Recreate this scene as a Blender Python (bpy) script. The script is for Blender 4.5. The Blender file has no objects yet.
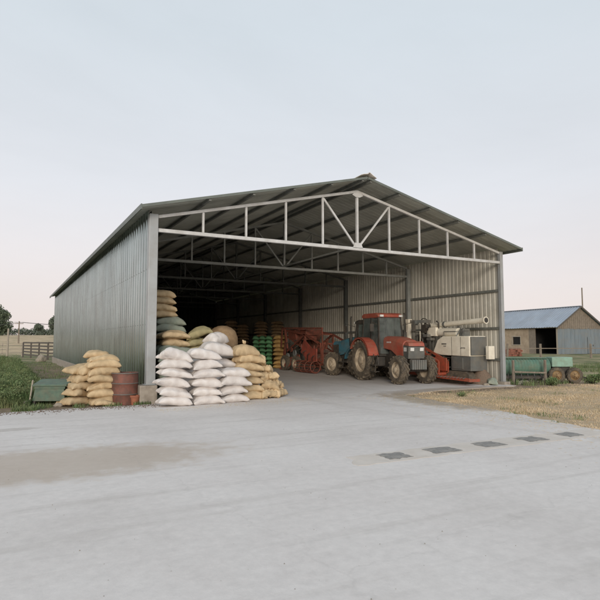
import bpy, bmesh, math, random
import numpy as np
from mathutils import Vector, Matrix, noise
PI = math.pi
random.seed(7); RNG = np.random.default_rng(7)
SC = bpy.context.scene
COL = SC.collection

# ------------------------------------------------------------------ materials
def nodes_of(m):
    m.use_nodes = True
    nt = m.node_tree; nt.nodes.clear()
    out = nt.nodes.new('ShaderNodeOutputMaterial'); b = nt.nodes.new('ShaderNodeBsdfPrincipled')
    nt.links.new(b.outputs[0], out.inputs[0])
    return nt, b
def rgba(c): return (c[0], c[1], c[2], 1)
def tex(nt, scale, stretch=(1, 1, 1), detail=5, rough=.6, coord='Object', dist=0.0):
    tc = nt.nodes.new('ShaderNodeTexCoord'); mp = nt.nodes.new('ShaderNodeMapping')
    mp.inputs['Scale'].default_value = stretch
    n = nt.nodes.new('ShaderNodeTexNoise'); n.inputs['Scale'].default_value = scale
    n.inputs['Detail'].default_value = detail; n.inputs['Roughness'].default_value = rough
    n.inputs['Distortion'].default_value = dist
    nt.links.new(tc.outputs[coord], mp.inputs[0]); nt.links.new(mp.outputs[0], n.inputs['Vector'])
    return n.outputs['Fac']
def ramp(nt, fac, stops):
    r = nt.nodes.new('ShaderNodeValToRGB'); e = r.color_ramp.elements
    while len(e) < len(stops): e.new(.5)
    for i, (p, c) in enumerate(stops):
        e[i].position = p; e[i].color = rgba(c) if hasattr(c, '__len__') else (c, c, c, 1)
    nt.links.new(fac, r.inputs[0]); return r.outputs[0]
def mix(nt, fac, a, b, mode='MIX'):
    m = nt.nodes.new('ShaderNodeMix'); m.data_type = 'RGBA'; m.blend_type = mode
    for s, v in ((0, fac), (6, a), (7, b)):
        if isinstance(v, (int, float)): m.inputs[s].default_value = v if s == 0 else (v, v, v, 1)
        elif isinstance(v, tuple): m.inputs[s].default_value = rgba(v)
        else: nt.links.new(v, m.inputs[s])
    return m.outputs[2]
def bump(nt, b, fac, strength, dist=.01):
    bp = nt.nodes.new('ShaderNodeBump'); bp.inputs['Strength'].default_value = strength
    bp.inputs['Distance'].default_value = dist
    nt.links.new(fac, bp.inputs['Height']); nt.links.new(bp.outputs[0], b.inputs['Normal'])
def mat(name, c1, c2=None, rough=.7, metal=0, scale=4, stretch=(1, 1, 1), lo=.35, hi=.65,
        dirt=None, dirt_amt=.5, dirt_scale=1.3, bmp=0, bscale=60, bdist=.004, vary=0, spec=None):
    m = bpy.data.materials.new(name); nt, b = nodes_of(m)
    c2 = c2 or tuple(x*.8 for x in c1)
    col = ramp(nt, tex(nt, scale, stretch), [(lo, c1), (hi, c2)])
    if dirt:
        f = ramp(nt, tex(nt, dirt_scale, (1, 1, 1), 8, .7), [(.42, 0), (.68, dirt_amt)])
        col = mix(nt, f, col, dirt)
    if vary:
        oi = nt.nodes.new('ShaderNodeObjectInfo')
        r = ramp(nt, oi.outputs['Random'], [(0, 1-vary), (1, 1+vary*.3)])
        col = mix(nt, 1.0, col, r, 'MULTIPLY')
    nt.links.new(col, b.inputs['Base Color'])
    b.inputs['Roughness'].default_value = rough; b.inputs['Metallic'].default_value = metal
    if spec is not None: b.inputs['Specular IOR Level'].default_value = spec
    if bmp: bump(nt, b, tex(nt, bscale, stretch, 4), bmp, bdist)
    return m
M = {}
M['galv'] = mat('galvanised_wall_sheet', (.43, .495, .48), (.31, .365, .355), .25, .95, 1.0, (.3, 1.6, .10),
                dirt=(.19, .19, .165), dirt_amt=.45, dirt_scale=.8)
M['inner'] = mat('bare_inner_wall_sheet', (.60, .58, .51), (.51, .495, .44), .55, .1, 1.2, (.3, 2.5, .15),
                 dirt=(.26, .235, .18), dirt_amt=.6, dirt_scale=.6)
M['darkwall'] = mat('shade_deepened_green_sheet', (.045, .054, .05), (.034, .04, .038), .7, 0, 2)  # green sheet darkened further so the deep interior looks unlit
M['roof'] = mat('weathered_roof_sheet', (.50, .515, .46), (.42, .435, .395), .6, .1, .7, (1, 1.6, 1),
                dirt=(.20, .20, .17), dirt_amt=.6, dirt_scale=.5)
M['flash'] = mat('dark_roof_flashing', (.17, .19, .17), (.13, .145, .13), .5, .2, 2)
M['ridge'] = mat('pale_ridge_flashing', (.74, .69, .62), (.6, .55, .5), .6, .0, 6)
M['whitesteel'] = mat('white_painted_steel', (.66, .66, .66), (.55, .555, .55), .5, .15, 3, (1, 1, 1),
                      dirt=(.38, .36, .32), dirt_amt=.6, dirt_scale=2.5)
M['shadepost'] = mat('shaded_post_steel', (.43, .45, .46), (.36, .38, .39), .5, .3, 2, (1, 1, .4), dirt=(.30, .28, .25), dirt_amt=.5, dirt_scale=2)  # front post steel greyed down, its shade put into the colour
M['greysteel'] = mat('grey_and_half_shaded_steel', (.30, .31, .30), (.22, .23, .22), .55, .15, 3)  # plain grey steel, also the second frame toned down for shade
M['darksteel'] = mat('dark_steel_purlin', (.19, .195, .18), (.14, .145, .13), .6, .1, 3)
M['shadesteel'] = mat('shade_darkened_steel', (.10, .105, .10), (.07, .075, .07), .6, .1, 3)  # frame steel darkened to stand in for shade deep inside
M['plinth'] = mat('concrete_plinth', (.40, .355, .30), (.30, .265, .22), .92, 0, 3, dirt=(.20, .165, .13),
                  dirt_amt=.75, dirt_scale=4, bmp=.5, bscale=40)
M['jute'] = mat('tan_woven_sack', (.66, .505, .315), (.53, .40, .24), .93, 0, 5, dirt=(.36, .27, .165),
                dirt_amt=.55, dirt_scale=4, bmp=.4, bscale=160, bdist=.003, vary=.16, spec=.15)
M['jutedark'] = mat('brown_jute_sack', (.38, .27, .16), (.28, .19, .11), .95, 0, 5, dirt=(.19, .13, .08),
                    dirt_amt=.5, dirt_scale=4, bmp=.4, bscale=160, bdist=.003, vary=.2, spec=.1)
M['white'] = mat('white_woven_sack', (.76, .725, .70), (.66, .62, .60), .62, 0, 4, dirt=(.50, .42, .35),
                 dirt_amt=.42, dirt_scale=3.2, bmp=.3, bscale=150, bdist=.002, vary=.07, spec=.3)
M['sage'] = mat('sage_green_sack', (.30, .34, .28), (.21, .25, .215), .8, 0, 5, dirt=(.30, .25, .17),
                dirt_amt=.4, dirt_scale=3, bmp=.3, bscale=150, bdist=.002, vary=.15, spec=.2)
M['olive'] = mat('olive_tan_sack', (.44, .38, .21), (.33, .30, .165), .85, 0, 5, dirt=(.25, .2, .12),
                 dirt_amt=.4, dirt_scale=3, bmp=.3, bscale=150, bdist=.002, vary=.15, spec=.2)
M['greensack'] = mat('green_net_sack', (.20, .46, .23), (.12, .33, .15), .7, 0, 9, dirt=(.05, .10, .05),
                     dirt_amt=.5, dirt_scale=6, bmp=.5, bscale=120, vary=.2)
M['ochresack'] = mat('ochre_sack', (.66, .43, .16), (.50, .31, .11), .85, 0, 6, dirt=(.23, .14, .06),
                     dirt_amt=.4, dirt_scale=4, bmp=.4, bscale=120, vary=.2)
M['red'] = mat('faded_red_paint', (.43, .09, .056), (.34, .078, .052), .45, 0, 3, dirt=(.32, .20, .14),
               dirt_amt=.6, dirt_scale=2.2)
M['rustred'] = mat('rusty_red_paint', (.30, .08, .05), (.16, .06, .042), .65, 0, 6, dirt=(.10, .05, .03),
                   dirt_amt=.8, dirt_scale=5, bmp=.3, bscale=50)
M['orange'] = mat('orange_red_paint', (.42, .085, .045), (.28, .062, .038), .5, 0, 4, dirt=(.23, .11, .06),
                  dirt_amt=.7, dirt_scale=4)
M['rustpl'] = mat('dull_red_plate', (.40, .085, .055), (.28, .07, .05), .6, 0, 4, dirt=(.12, .06, .04), dirt_amt=.7, dirt_scale=3)
M['bluep'] = mat('faded_blue_paint', (.05, .175, .235), (.035, .12, .165), .5, 0, 4, dirt=(.14, .12, .09),
                 dirt_amt=.5, dirt_scale=3)
M['cream'] = mat('cream_machine_paint', (.82, .77, .65), (.76, .71, .59), .5, 0, 3, dirt=(.50, .43, .33),
                 dirt_amt=.35, dirt_scale=3)
M['machgrey'] = mat('dusty_grey_sheet', (.17, .18, .17), (.12, .125, .12), .6, .2, 3, dirt=(.25, .21, .16),
                    dirt_amt=.5, dirt_scale=2)
M['black'] = mat('dusty_black_metal', (.028, .028, .026), (.05, .045, .038), .6, 0, 6, dirt=(.12, .095, .07),
                 dirt_amt=.5, dirt_scale=4)
M['tyre'] = mat('dusty_tyre_rubber', (.055, .048, .04), (.11, .092, .07), .92, 0, 4, dirt=(.22, .175, .12),
                dirt_amt=.65, dirt_scale=5, bmp=.5, bscale=40)
M['rim'] = mat('dusty_wheel_rim', (.52, .44, .33), (.42, .35, .26), .8, 0, 5, dirt=(.16, .12, .08), dirt_amt=.5, dirt_scale=5)
M['rimy'] = mat('yellow_rusty_rim', (.35, .24, .12), (.22, .14, .075), .8, 0, 7)
M['lamp'] = mat('lamp_glass', (.75, .75, .72), (.6, .6, .58), .25)
M['rustdrum'] = mat('rusty_drum_paint', (.21, .082, .058), (.15, .066, .05), .7, .1, 5, dirt=(.10, .06, .045),
                    dirt_amt=.8, dirt_scale=5, bmp=.3, bscale=60)
M['terracotta'] = mat('terracotta', (.36, .14, .075), (.27, .10, .06), .85, 0, 9)
M['greenwood'] = mat('weathered_green_paint', (.115, .185, .135), (.08, .125, .095), .7, 0, 6, dirt=(.17, .16, .11),
                     dirt_amt=.6, dirt_scale=5, bmp=.2)
M['mint'] = mat('mint_green_paint', (.26, .42, .34), (.21, .35, .28), .6, 0, 5, dirt=(.25, .22, .15), dirt_amt=.4, dirt_scale=5)
M['machgreen'] = mat('faded_green_paint', (.105, .22, .165), (.08, .16, .125), .65, 0, 5, dirt=(.18, .17, .11),
                     dirt_amt=.6, dirt_scale=3)
M['greywood'] = mat('weathered_grey_wood', (.29, .245, .195), (.18, .15, .12), .92, 0, 5, (6, 6, 1), dirt=(.10, .08, .06),
                    dirt_amt=.4, dirt_scale=3, bmp=.5, bscale=20)
M['palewood'] = mat('pale_post_wood', (.42, .37, .30), (.31, .27, .22), .9, 0, 5, (6, 6, 1), bmp=.4, bscale=20)
M['darkwood'] = mat('dark_old_timber', (.13, .115, .10), (.085, .075, .065), .9, 0, 6, bmp=.4, bscale=20)
M['barnroof'] = mat('blue_grey_roof_sheet', (.36, .415, .485), (.30, .35, .415), .5, .2, .6, (1, 1, 1), dirt=(.24, .24, .25),
                    dirt_amt=.5, dirt_scale=.35)
M['barnblue'] = mat('faded_blue_cladding', (.20, .24, .27), (.145, .18, .205), .7, 0, 1, (3, 3, .4), dirt=(.22, .2, .17),
                    dirt_amt=.5, dirt_scale=.7)
M['barnwall'] = mat('cream_plaster_wall', (.46, .37, .27), (.36, .28, .20), .92, 0, 1.2, dirt=(.24, .18, .13),
                    dirt_amt=.6, dirt_scale=1.1)
M['hole'] = mat('dark_interior', (.015, .014, .013), (.01, .01, .01), 1)  # near-black colour stands in for unlit space indoors
M['brick'] = mat('red_brick', (.30, .115, .075), (.22, .085, .06), .9, 0, 8)
M['stone'] = mat('field_stone', (.36, .31, .25), (.25, .22, .18), .95, 0, 8, bmp=.6, bscale=25)
M['gravel'] = mat('brown_gravel', (.26, .19, .14), (.17, .125, .09), 1, 0, 30, bmp=1, bscale=50, bdist=.02)
M['bark'] = mat('tree_bark', (.10, .08, .06), (.06, .05, .04), .95, 0, 6)
M['leaf'] = mat('hazed_tree_leaves', (.13, .165, .10), (.09, .12, .075), .8, 0, .5, vary=.15)  # leaf colour lightened to suggest haze over the far trees
M['leaf2'] = mat('bush_leaves', (.075, .115, .045), (.045, .075, .03), .8, 0, 2)
M['farleaf'] = mat('hazed_hedge_leaves', (.15, .18, .135), (.11, .14, .105), .85, 0, .2)  # paler green, distance haze put into the colour
M['grass'] = mat('tall_green_grass', (.15, .225, .085), (.08, .135, .05), .8, 0, .7, lo=.35, hi=.6,
                 dirt=(.30, .27, .14), dirt_amt=.6, dirt_scale=2)
M['straw'] = mat('dry_straw_grass', (.76, .60, .41), (.62, .48, .30), .9, 0, .9, dirt=(.20, .19, .085), dirt_amt=.5, dirt_scale=.6)
M['wire'] = mat('overhead_wire', (.05, .05, .05), (.04, .04, .04), .6)
M['grate'] = mat('dark_drain_inset', (.30, .29, .275), (.16, .157, .15), .9, 0, 16, dirt=(.40, .37, .33), dirt_amt=.75,
                 dirt_scale=5, bmp=1, bscale=40, bdist=.01)
def glass_mat():
    m = bpy.data.materials.new('sky_sheen_cab_glass'); nt, b = nodes_of(m)
    b.inputs['Base Color'].default_value = (.26, .28, .27, 1); b.inputs['Roughness'].default_value = .12  # pale base colour imitates the sky reflected in the panes
    tr = nt.nodes.new('ShaderNodeBsdfTransparent'); tr.inputs[0].default_value = (.72, .78, .77, 1)
    ms = nt.nodes.new('ShaderNodeMixShader')
    f = ramp(nt, tex(nt, 3), [(.35, .16), (.7, .42)])
    nt.links.new(f, ms.inputs[0]); nt.links.new(tr.outputs[0], ms.inputs[1]); nt.links.new(b.outputs[0], ms.inputs[2])
    nt.links.new(ms.outputs[0], nt.nodes['Material Output'].inputs[0])
    return m
M['glass'] = glass_mat()

# ------------------------------------------------------------------ mesh helpers
class MB:
    def __init__(s): s.v = []; s.f = []; s.mi = []
    def add(s, vs, fs, T=None, k=0):
        o = len(s.v); s.v += [tuple(T @ Vector(v)) if T else tuple(v) for v in vs]
        s.f += [tuple(i+o for i in f) for f in fs]; s.mi += [k]*len(fs); return s
    def box(s, c, d, T=None, taper=1, k=0):
        x, y, z = (q/2 for q in d)
        vs = [(c[0]+sx*x*(taper if sz > 0 else 1), c[1]+sy*y*(taper if sz > 0 else 1), c[2]+sz*z)
              for sz in (-1, 1) for sx, sy in ((-1, -1), (1, -1), (1, 1), (-1, 1))]
        return s.add(vs, [(3, 2, 1, 0), (4, 5, 6, 7), (0, 1, 5, 4), (1, 2, 6, 5), (2, 3, 7, 6), (3, 0, 4, 7)], T, k)
    def b2(s, lo, hi, T=None): return s.box([(a+b)/2 for a, b in zip(lo, hi)], [b-a for a, b in zip(lo, hi)], T)
    def bar(s, p, q, w, h=None, up=(0, 0, 1)):
        p, q = Vector(p), Vector(q); h = h or w; d = q-p; L = d.length; d.normalize()
        u = Vector(up)
        if abs(d.dot(u)) > .95: u = Vector((0, 1, 0))
        sd = d.cross(u).normalized(); u = sd.cross(d).normalized()
        T = Matrix.Translation((p+q)/2) @ Matrix((d, sd, u)).transposed().to_4x4()
        return s.box((0, 0, 0), (L, w, h), T)
    def tube(s, pts, r, n=8, cap=True):
        pts = [Vector(p) for p in pts]; rs = r if hasattr(r, '__len__') else [r]*len(pts)
        o = len(s.v); up = Vector((0, 0, 1))
        for i, p in enumerate(pts):
            d = (pts[min(i+1, len(pts)-1)]-pts[max(i-1, 0)]).normalized()
            u = up if abs(d.dot(up)) < .95 else Vector((1, 0, 0))
            a = d.cross(u).normalized(); b = a.cross(d)
            s.v += [tuple(p+rs[i]*(math.cos(t)*a+math.sin(t)*b)) for t in (2*PI*k/n for k in range(n))]
        for i in range(len(pts)-1):
            for k in range(n):
                a = o+i*n+k; b = o+i*n+(k+1) % n; s.f.append((a, b, b+n, a+n)); s.mi.append(0)
        if cap:
            s.f.append(tuple(o+k for k in reversed(range(n)))); s.f.append(tuple(o+(len(pts)-1)*n+k for k in range(n))); s.mi += [0, 0]
        return s
    def lathe(s, prof, n=24, T=None, closed=False):      # prof: (radius, height along z)
        o = len(s.v); m = len(prof)
        for k in range(n):
            t = 2*PI*k/n
            for r, z in prof:
                v = Vector((r*math.cos(t), r*math.sin(t), z)); s.v.append(tuple(T @ v if T else v))
        for k in range(n):
            for i in range(m if closed else m-1):
                j = (i+1) % m
                a = o+k*m+i; b = o+((k+1) % n)*m+i; c = o+((k+1) % n)*m+j; d = o+k*m+j
                s.f.append((a, b, c, d)); s.mi.append(0)
        return s
    def prism(s, poly, d0, d1, T=None):      # polygon in (x, z), extruded along y
        n = len(poly); vs = [(x, d0, z) for x, z in poly]+[(x, d1, z) for x, z in poly]
        fs = [tuple(range(n)), tuple(reversed(range(n, 2*n)))]+[(i, i+n, (i+1) % n+n, (i+1) % n) for i in range(n)]
        return s.add(vs, fs, T)
    def build(s, name, m, parent=None, smooth=False, bevel=0, auto=False, loc=None):
        me = bpy.data.meshes.new(name); me.from_pydata(s.v, [], s.f); me.update()
        bm = bmesh.new(); bm.from_mesh(me); bmesh.ops.recalc_face_normals(bm, faces=bm.faces); bm.to_mesh(me); bm.free()
        o = bpy.data.objects.new(name, me); COL.objects.link(o)
        for x in (m if isinstance(m, (list, tuple)) else [m]): me.materials.append(x)
        if any(s.mi): me.polygons.foreach_set('material_index', s.mi)
        if parent: o.parent = parent
        if loc is not None: o.location = loc
        if smooth: me.polygons.foreach_set('use_smooth', [True]*len(me.polygons))
        if bevel:
            b = o.modifiers.new('Bevel', 'BEVEL'); b.width = bevel; b.segments = 2; b.limit_method = 'ANGLE'; b.angle_limit = .6
        return o
def mesh_np(name, V, F, m, parent=None, n=None, smooth=False):
    V = np.asarray(V, dtype=np.float32); F = np.asarray(F, dtype=np.int32); n = F.shape[1]
    me = bpy.data.meshes.new(name); me.vertices.add(len(V)); me.vertices.foreach_set('co', V.ravel())
    me.loops.add(F.size); me.loops.foreach_set('vertex_index', F.ravel())
    me.polygons.add(len(F)); me.polygons.foreach_set('loop_start', np.arange(0, F.size, n, dtype=np.int32))
    me.update(calc_edges=True); me.materials.append(m)
    if smooth: me.polygons.foreach_set('use_smooth', [True]*len(F))
    o = bpy.data.objects.new(name, me); COL.objects.link(o)
    if parent: o.parent = parent
    return o
def tag(o, label=None, cat=None, group=None, kind=None):
    if label: o['label'] = label
    if cat: o['category'] = cat
    if group: o['group'] = group
    if kind: o['kind'] = kind
    return o
def empty(name, loc, rz=0, label=None, cat=None, group=None):
    o = bpy.data.objects.new(name, None); COL.objects.link(o); o.location = loc; o.rotation_euler.z = rz
    o.empty_display_size = .2
    return tag(o, label, cat, group)
def child(o, parent):
    o.parent = parent; return o

# ------------------------------------------------------------------ ground height
def sst(t): t = np.clip(t, 0, 1); return t*t*(3-2*t)
def gh(x, y):
    return 3.6*sst((np.asarray(y, float)-70)/110)*(1-.75*sst((np.asarray(x, float)-25)/50))
def ghf(x, y): return float(gh(x, y))

# ------------------------------------------------------------------ setting
def ground():
    def ax(far):
        a = list(np.arange(-20, 30, 2.0))+[32, 36, 40, 46, 52, 60, 70, 85, 100, 125, 150, 180, 220, 300, 450, 700, 1200, far]
        b = [-24, -30, -40, -60, -90, -150, -300, -600, -1200, -far]
        return np.array(sorted(a+b))
    xs = ax(2500); ys = ax(2500)
    X, Y = np.meshgrid(xs, ys, indexing='ij'); Z = gh(X, Y)
    V = np.stack([X, Y, Z], -1).reshape(-1, 3); n = len(ys)
    I = np.arange((len(xs)-1)*n).reshape(len(xs)-1, n)[:, :-1].ravel()
    F = np.stack([I, I+n, I+n+1, I+1], 1)
    m = bpy.data.materials.new('field_ground'); nt, b = nodes_of(m)
    green = ramp(nt, tex(nt, 2.2, (1, 1, 1), 6), [(.35, (.11, .135, .065)), (.65, (.18, .19, .095))])
    straw = ramp(nt, tex(nt, 3.5, (1, 1, 1), 8, .7), [(.3, (.44, .33, .21)), (.5, (.56, .435, .29)), (.7, (.64, .51, .355))])
    soil = ramp(nt, tex(nt, 9, (1, 1, 1), 6), [(.3, (.20, .15, .11)), (.7, (.31, .24, .18))])
    # where the grass is dry: to the right of the yard and out on the far fields
    tc = nt.nodes.new('ShaderNodeTexCoord'); sp = nt.nodes.new('ShaderNodeSeparateXYZ'); nt.links.new(tc.outputs['Object'], sp.inputs[0])
    def mr(sock, a, b_, lo=0, hi=1):
        r = nt.nodes.new('ShaderNodeMapRange'); r.inputs[1].default_value = a; r.inputs[2].default_value = b_
        r.inputs[3].default_value = lo; r.inputs[4].default_value = hi; nt.links.new(sock, r.inputs[0]); return r.outputs[0]
    def mth(op, a, b_):
        q = nt.nodes.new('ShaderNodeMath'); q.operation = op; q.use_clamp = True
        for i, v in enumerate((a, b_)):
            if isinstance(v, (int, float)): q.inputs[i].default_value = v
            else: nt.links.new(v, q.inputs[i])
        return q.outputs[0]
    right = mth('MULTIPLY', mr(sp.outputs[0], 3, 5), mr(sp.outputs[1], 4, 1))
    right = mth('MULTIPLY', right, mr(sp.outputs[0], 45, 18, .35, 1))
    far = mr(sp.outputs[1], 55, 75, 0, .62)
    far = mth('MULTIPLY', far, mr(sp.outputs[0], 60, 25, .2, 1))
    blot = ramp(nt, tex(nt, .35, (1, 1, 1), 5), [(.42, 0), (.62, .55)])
    dry = mth('ADD', mth('MAXIMUM', right, far), blot)
    col = mix(nt, dry, green, straw)
    near = mth('MULTIPLY', mr(sp.outputs[0], -2.6, -1.9), mr(sp.outputs[0], .6, .2))
    near = mth('MULTIPLY', near, mr(sp.outputs[1], 34, 22, 0, 1))
    strip = mth('MULTIPLY', mr(sp.outputs[1], 1.5, .5), mr(sp.outputs[1], -1.9, -1.3))
    strip = mth('MULTIPLY', strip, mr(sp.outputs[0], 20, 14))
    br = ramp(nt, tex(nt, 1.6, (1, 1, 1), 5), [(.3, .35), (.55, 1)])
    col = mix(nt, mth('MULTIPLY', mth('MAXIMUM', near, strip), br), col, soil)
    nt.links.new(col, b.inputs['Base Color']); b.inputs['Roughness'].default_value = .95; b.inputs['Specular IOR Level'].default_value = .1
    bump(nt, b, tex(nt, 14, (1, 1, 1), 8, .8), .8, .05)
    tag(mesh_np('ground', V, F, m), 'open field of green and straw coloured grass', None, None, 'structure')
ground()

def slab(name, pts, z, m, label, thick=.12, depth=None):
    n = len(pts); V = [(x, y, z) for x, y in pts]+[(x, y, z-thick) for x, y in pts]
    mb = MB(); mb.add(V, [tuple(range(n))]+[(i, (i+1) % n, (i+1) % n+n, i+n) for i in range(n)])
    return tag(mb.build(name, m), label, None, None, 'structure')
def jag(p, q, n, amp, seed):
    p, q = Vector(p), Vector(q); d = q-p; nrm = Vector((-d.y, d.x)).normalized()
    return [tuple(p+d*(i/n)+nrm*amp*noise.noise((i*.7, seed, .3))) for i in range(n)]
def concrete_mat():
    m = bpy.data.materials.new('worn_concrete'); nt, b = nodes_of(m)
    base = ramp(nt, tex(nt, .45, (1, 1, 1), 7, .6, dist=.4), [(.3, (.615, .575, .545)), (.5, (.68, .64, .61)), (.7, (.72, .685, .655))])
    fine = ramp(nt, tex(nt, 9, (1, 1, 1), 8, .75), [(.3, .90), (.7, 1.06)])
    col = mix(nt, 1.0, base, fine, 'MULTIPLY')
    streak = ramp(nt, tex(nt, 1.0, (.25, 3.2, 1), 6, .6), [(.52, 0), (.70, .28)])
    col = mix(nt, streak, col, (.38, .345, .31))
    tc = nt.nodes.new('ShaderNodeTexCoord')
    # earth tracked over the slab near the lower left corner and along the field edge
    def blob(cx, cy, rx, ry, amt, thr=(.45, .62), sc=2.2):
        mp = nt.nodes.new('ShaderNodeMapping'); mp.inputs['Location'].default_value = (-cx/rx, -cy/ry, 0); mp.inputs['Scale'].default_value = (1/rx, 1/ry, 0)
        g = nt.nodes.new('ShaderNodeTexGradient'); g.gradient_type = 'SPHERICAL'
        nt.links.new(tc.outputs['Object'], mp.inputs[0]); nt.links.new(mp.outputs[0], g.inputs[0])
        n = tex(nt, sc, (1, 1, 1), 8, .7)
        a = nt.nodes.new('ShaderNodeMath'); a.operation = 'MULTIPLY'; nt.links.new(g.outputs['Fac'], a.inputs[0]); a.inputs[1].default_value = 1.0
        s = nt.nodes.new('ShaderNodeMath'); s.operation = 'ADD'; nt.links.new(a.outputs[0], s.inputs[0]); nt.links.new(n, s.inputs[1])
        return ramp(nt, s.outputs[0], [(thr[0]+.25, 0), (thr[1]+.35, amt)])
    col = mix(nt, blob(-3.0, -6.7, 3.6, 1.6, .55, (.44, .78), 4.5), col, (.40, .31, .22))
    col = mix(nt, blob(-3.4, -3.3, .8, .3, .35), col, (.28, .24, .20))
    col = mix(nt, blob(7.2, -3.5, 1.6, 3.5, .8), col, (.36, .29, .21))
    col = mix(nt, blob(10, -1.2, 5.5, 1.6, .7), col, (.36, .29, .22))
    # faint dusty wheel tracks running out of the shed
    sx = nt.nodes.new('ShaderNodeSeparateXYZ'); nt.links.new(tc.outputs['Object'], sx.inputs[0])
    def m2(op, a, b_=None, clamp=False):
        q = nt.nodes.new('ShaderNodeMath'); q.operation = op; q.use_clamp = clamp
        for i_, v_ in enumerate((a, b_)):
            if v_ is None: continue
            if isinstance(v_, (int, float)): q.inputs[i_].default_value = v_
            else: nt.links.new(v_, q.inputs[i_])
        return q.outputs[0]
    brk = ramp(nt, tex(nt, 1.4, (1, .6, 1), 7, .7), [(.35, 0), (.65, 1)])
    for x0, sl_, hw in ((8.9, .06, .20), (7.4, .06, .20), (5.1, -.16, .16), (3.9, -.16, .16)):
        cx_ = m2('ADD', m2('MULTIPLY', m2('SINE', m2('MULTIPLY', sx.outputs[1], .33)), .3), x0)
        cx_ = m2('ADD', cx_, m2('MULTIPLY', sx.outputs[1], sl_))
        dd_ = m2('ABSOLUTE', m2('SUBTRACT', sx.outputs[0], cx_))
        tr_ = m2('MULTIPLY', m2('SUBTRACT', 1.0, m2('DIVIDE', dd_, hw*1.5), True), brk)
        col = mix(nt, m2('MULTIPLY', tr_, .32), col, (.40, .355, .31))
    vor = nt.nodes.new('ShaderNodeTexVoronoi'); vor.feature = 'DISTANCE_TO_EDGE'; vor.inputs['Scale'].default_value = .22
    nz = nt.nodes.new('ShaderNodeTexNoise'); nz.inputs['Scale'].default_value = 2.5; nz.inputs['Detail'].default_value = 6
    nt.links.new(tc.outputs['Object'], nz.inputs['Vector'])
    mv = nt.nodes.new('ShaderNodeMix'); mv.data_type = 'VECTOR'; mv.inputs[0].default_value = .45
    nt.links.new(tc.outputs['Object'], mv.inputs[4]); nt.links.new(nz.outputs['Color'], mv.inputs[5])
    nt.links.new(mv.outputs[1], vor.inputs['Vector'])
    crack = ramp(nt, vor.outputs['Distance'], [(0.0, .10), (.0014, 0)])
    col = mix(nt, crack, col, (.24, .22, .20))
    nt.links.new(col, b.inputs['Base Color']); b.inputs['Roughness'].default_value = .82; b.inputs['Specular IOR Level'].default_value = .25
    bump(nt, b, tex(nt, 30, (1, 1, 1), 8, .75), .35, .01)
    return m
CONC = concrete_mat()
W, L, H, HA = 13.135, 32.57, 5.06, 6.62
edge_l = jag((-30, -1.3), (-3.6, -.45), 20, .12, 1)+jag((-3.6, -.45), (-.1, -.34), 24, .09, 2)
inside = [(-.05, -.3), (-.05, L+.05), (W+.05, L+.05), (W+.05, -.45)]
edge_r = jag((W+.05, -.6), (9.0, -.9), 14, .25, 3)+jag((9.0, -.9), (7.15, -1.6), 8, .25, 4)+jag((7.15, -1.6), (6.85, -5.5), 18, .22, 5) \
    + jag((6.85, -5.5), (6.15, -8.5), 14, .2, 6)+jag((6.15, -8.5), (4.0, -16), 20, .25, 7)+[(0, -24), (-30, -24)]
slab('concrete_yard', edge_l+inside+edge_r, .02, CONC, 'pale worn concrete yard and shed floor')
slab('pale_concrete_strip', jag((.62, -8.78), (6.05, -8.80), 40, .05, 31)+jag((6.05, -8.2), (.75, -8.22), 40, .05, 32)+jag((.75, -8.22), (.62, -8.78), 6, .12, 33), .0245,
     mat('pale_tan_concrete', (.65, .59, .53), (.56, .505, .445), .9, 0, 3, dirt=(.64, .61, .575), dirt_amt=.55, dirt_scale=1.6, bmp=.4), 'pale tan strip across the yard', .004)
for i, (x, w) in enumerate(((1.42, .42), (2.3, .5), (3.28, .46), (4.26, .46), (5.22, .4))):
    mb = MB()
    pts = []
    base = [(-w/2, -.17), (w/2, -.17), (w/2, .17), (-w/2, .17)]
    for k in range(4):
        pts += jag(base[k], base[(k+1) % 4], 6, .055, i*5+k)
    mb.add([(a, b, 0) for a, b in pts]+[(a, b, -.005) for a, b in pts],
           [tuple(range(24))]+[(j, (j+1) % 24, (j+1) % 24+24, j+24) for j in range(24)])
    tag(mb.build('paving_inset', M['grate'], loc=(x, -8.5, .030)),
        ['dark rectangular inset nearest the bottom left of the row in the yard', 'second dark inset from the left in the yard strip',
         'middle dark inset of the five in the yard strip', 'fourth dark inset from the left, second from the grass',
         'small dark inset at the far right end of the strip, nearest the grass'][i], 'paving inset', 'dark insets in the pale yard strip')

# ------------------------------------------------------------------ the shed
shed = empty('farm_shed', (0, 0, 0), 0, 'long open fronted steel shed with grey ribbed walls and shallow gable roof', 'shed')
def ribs(y0, y1, pitch, dep, thick=0):
    """polyline (t, offset) of a trapezoid profile"""
    pts = []; y = y0
    while y < y1-1e-6:
        for f, o in ((0, 0), (.55, 0), (.65, dep), (.9, dep)):
            if y+f*pitch < y1: pts.append((y+f*pitch, o))
        y += pitch
    pts.append((y1, 0)); return pts
def sheet(name, line, fn, m, parent, thick=.004):
    """line: [(t, o)], fn(t, o, k) -> 3D point for k in 0..1"""
    V = []; F = []
    for t, o in line:
        V += [fn(t, o, 0), fn(t, o, 1)]
    for i in range(len(line)-1): F.append((2*i, 2*i+1, 2*i+3, 2*i+2))
    mb = MB(); mb.add(V, F)
    o = mb.build(name, m, parent)
    s = o.modifiers.new('Solidify', 'SOLIDIFY'); s.thickness = thick; s.offset = 0
    return o
PL = .42
M['screw'] = mat('screw_heads', (.16, .15, .14), (.12, .11, .1), .6, .3)
SL = (6.90-5.15)/(W/2+.526)
def zroof(a): return 5.15+SL*(a+.526)      # underside height on the left slope
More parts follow.
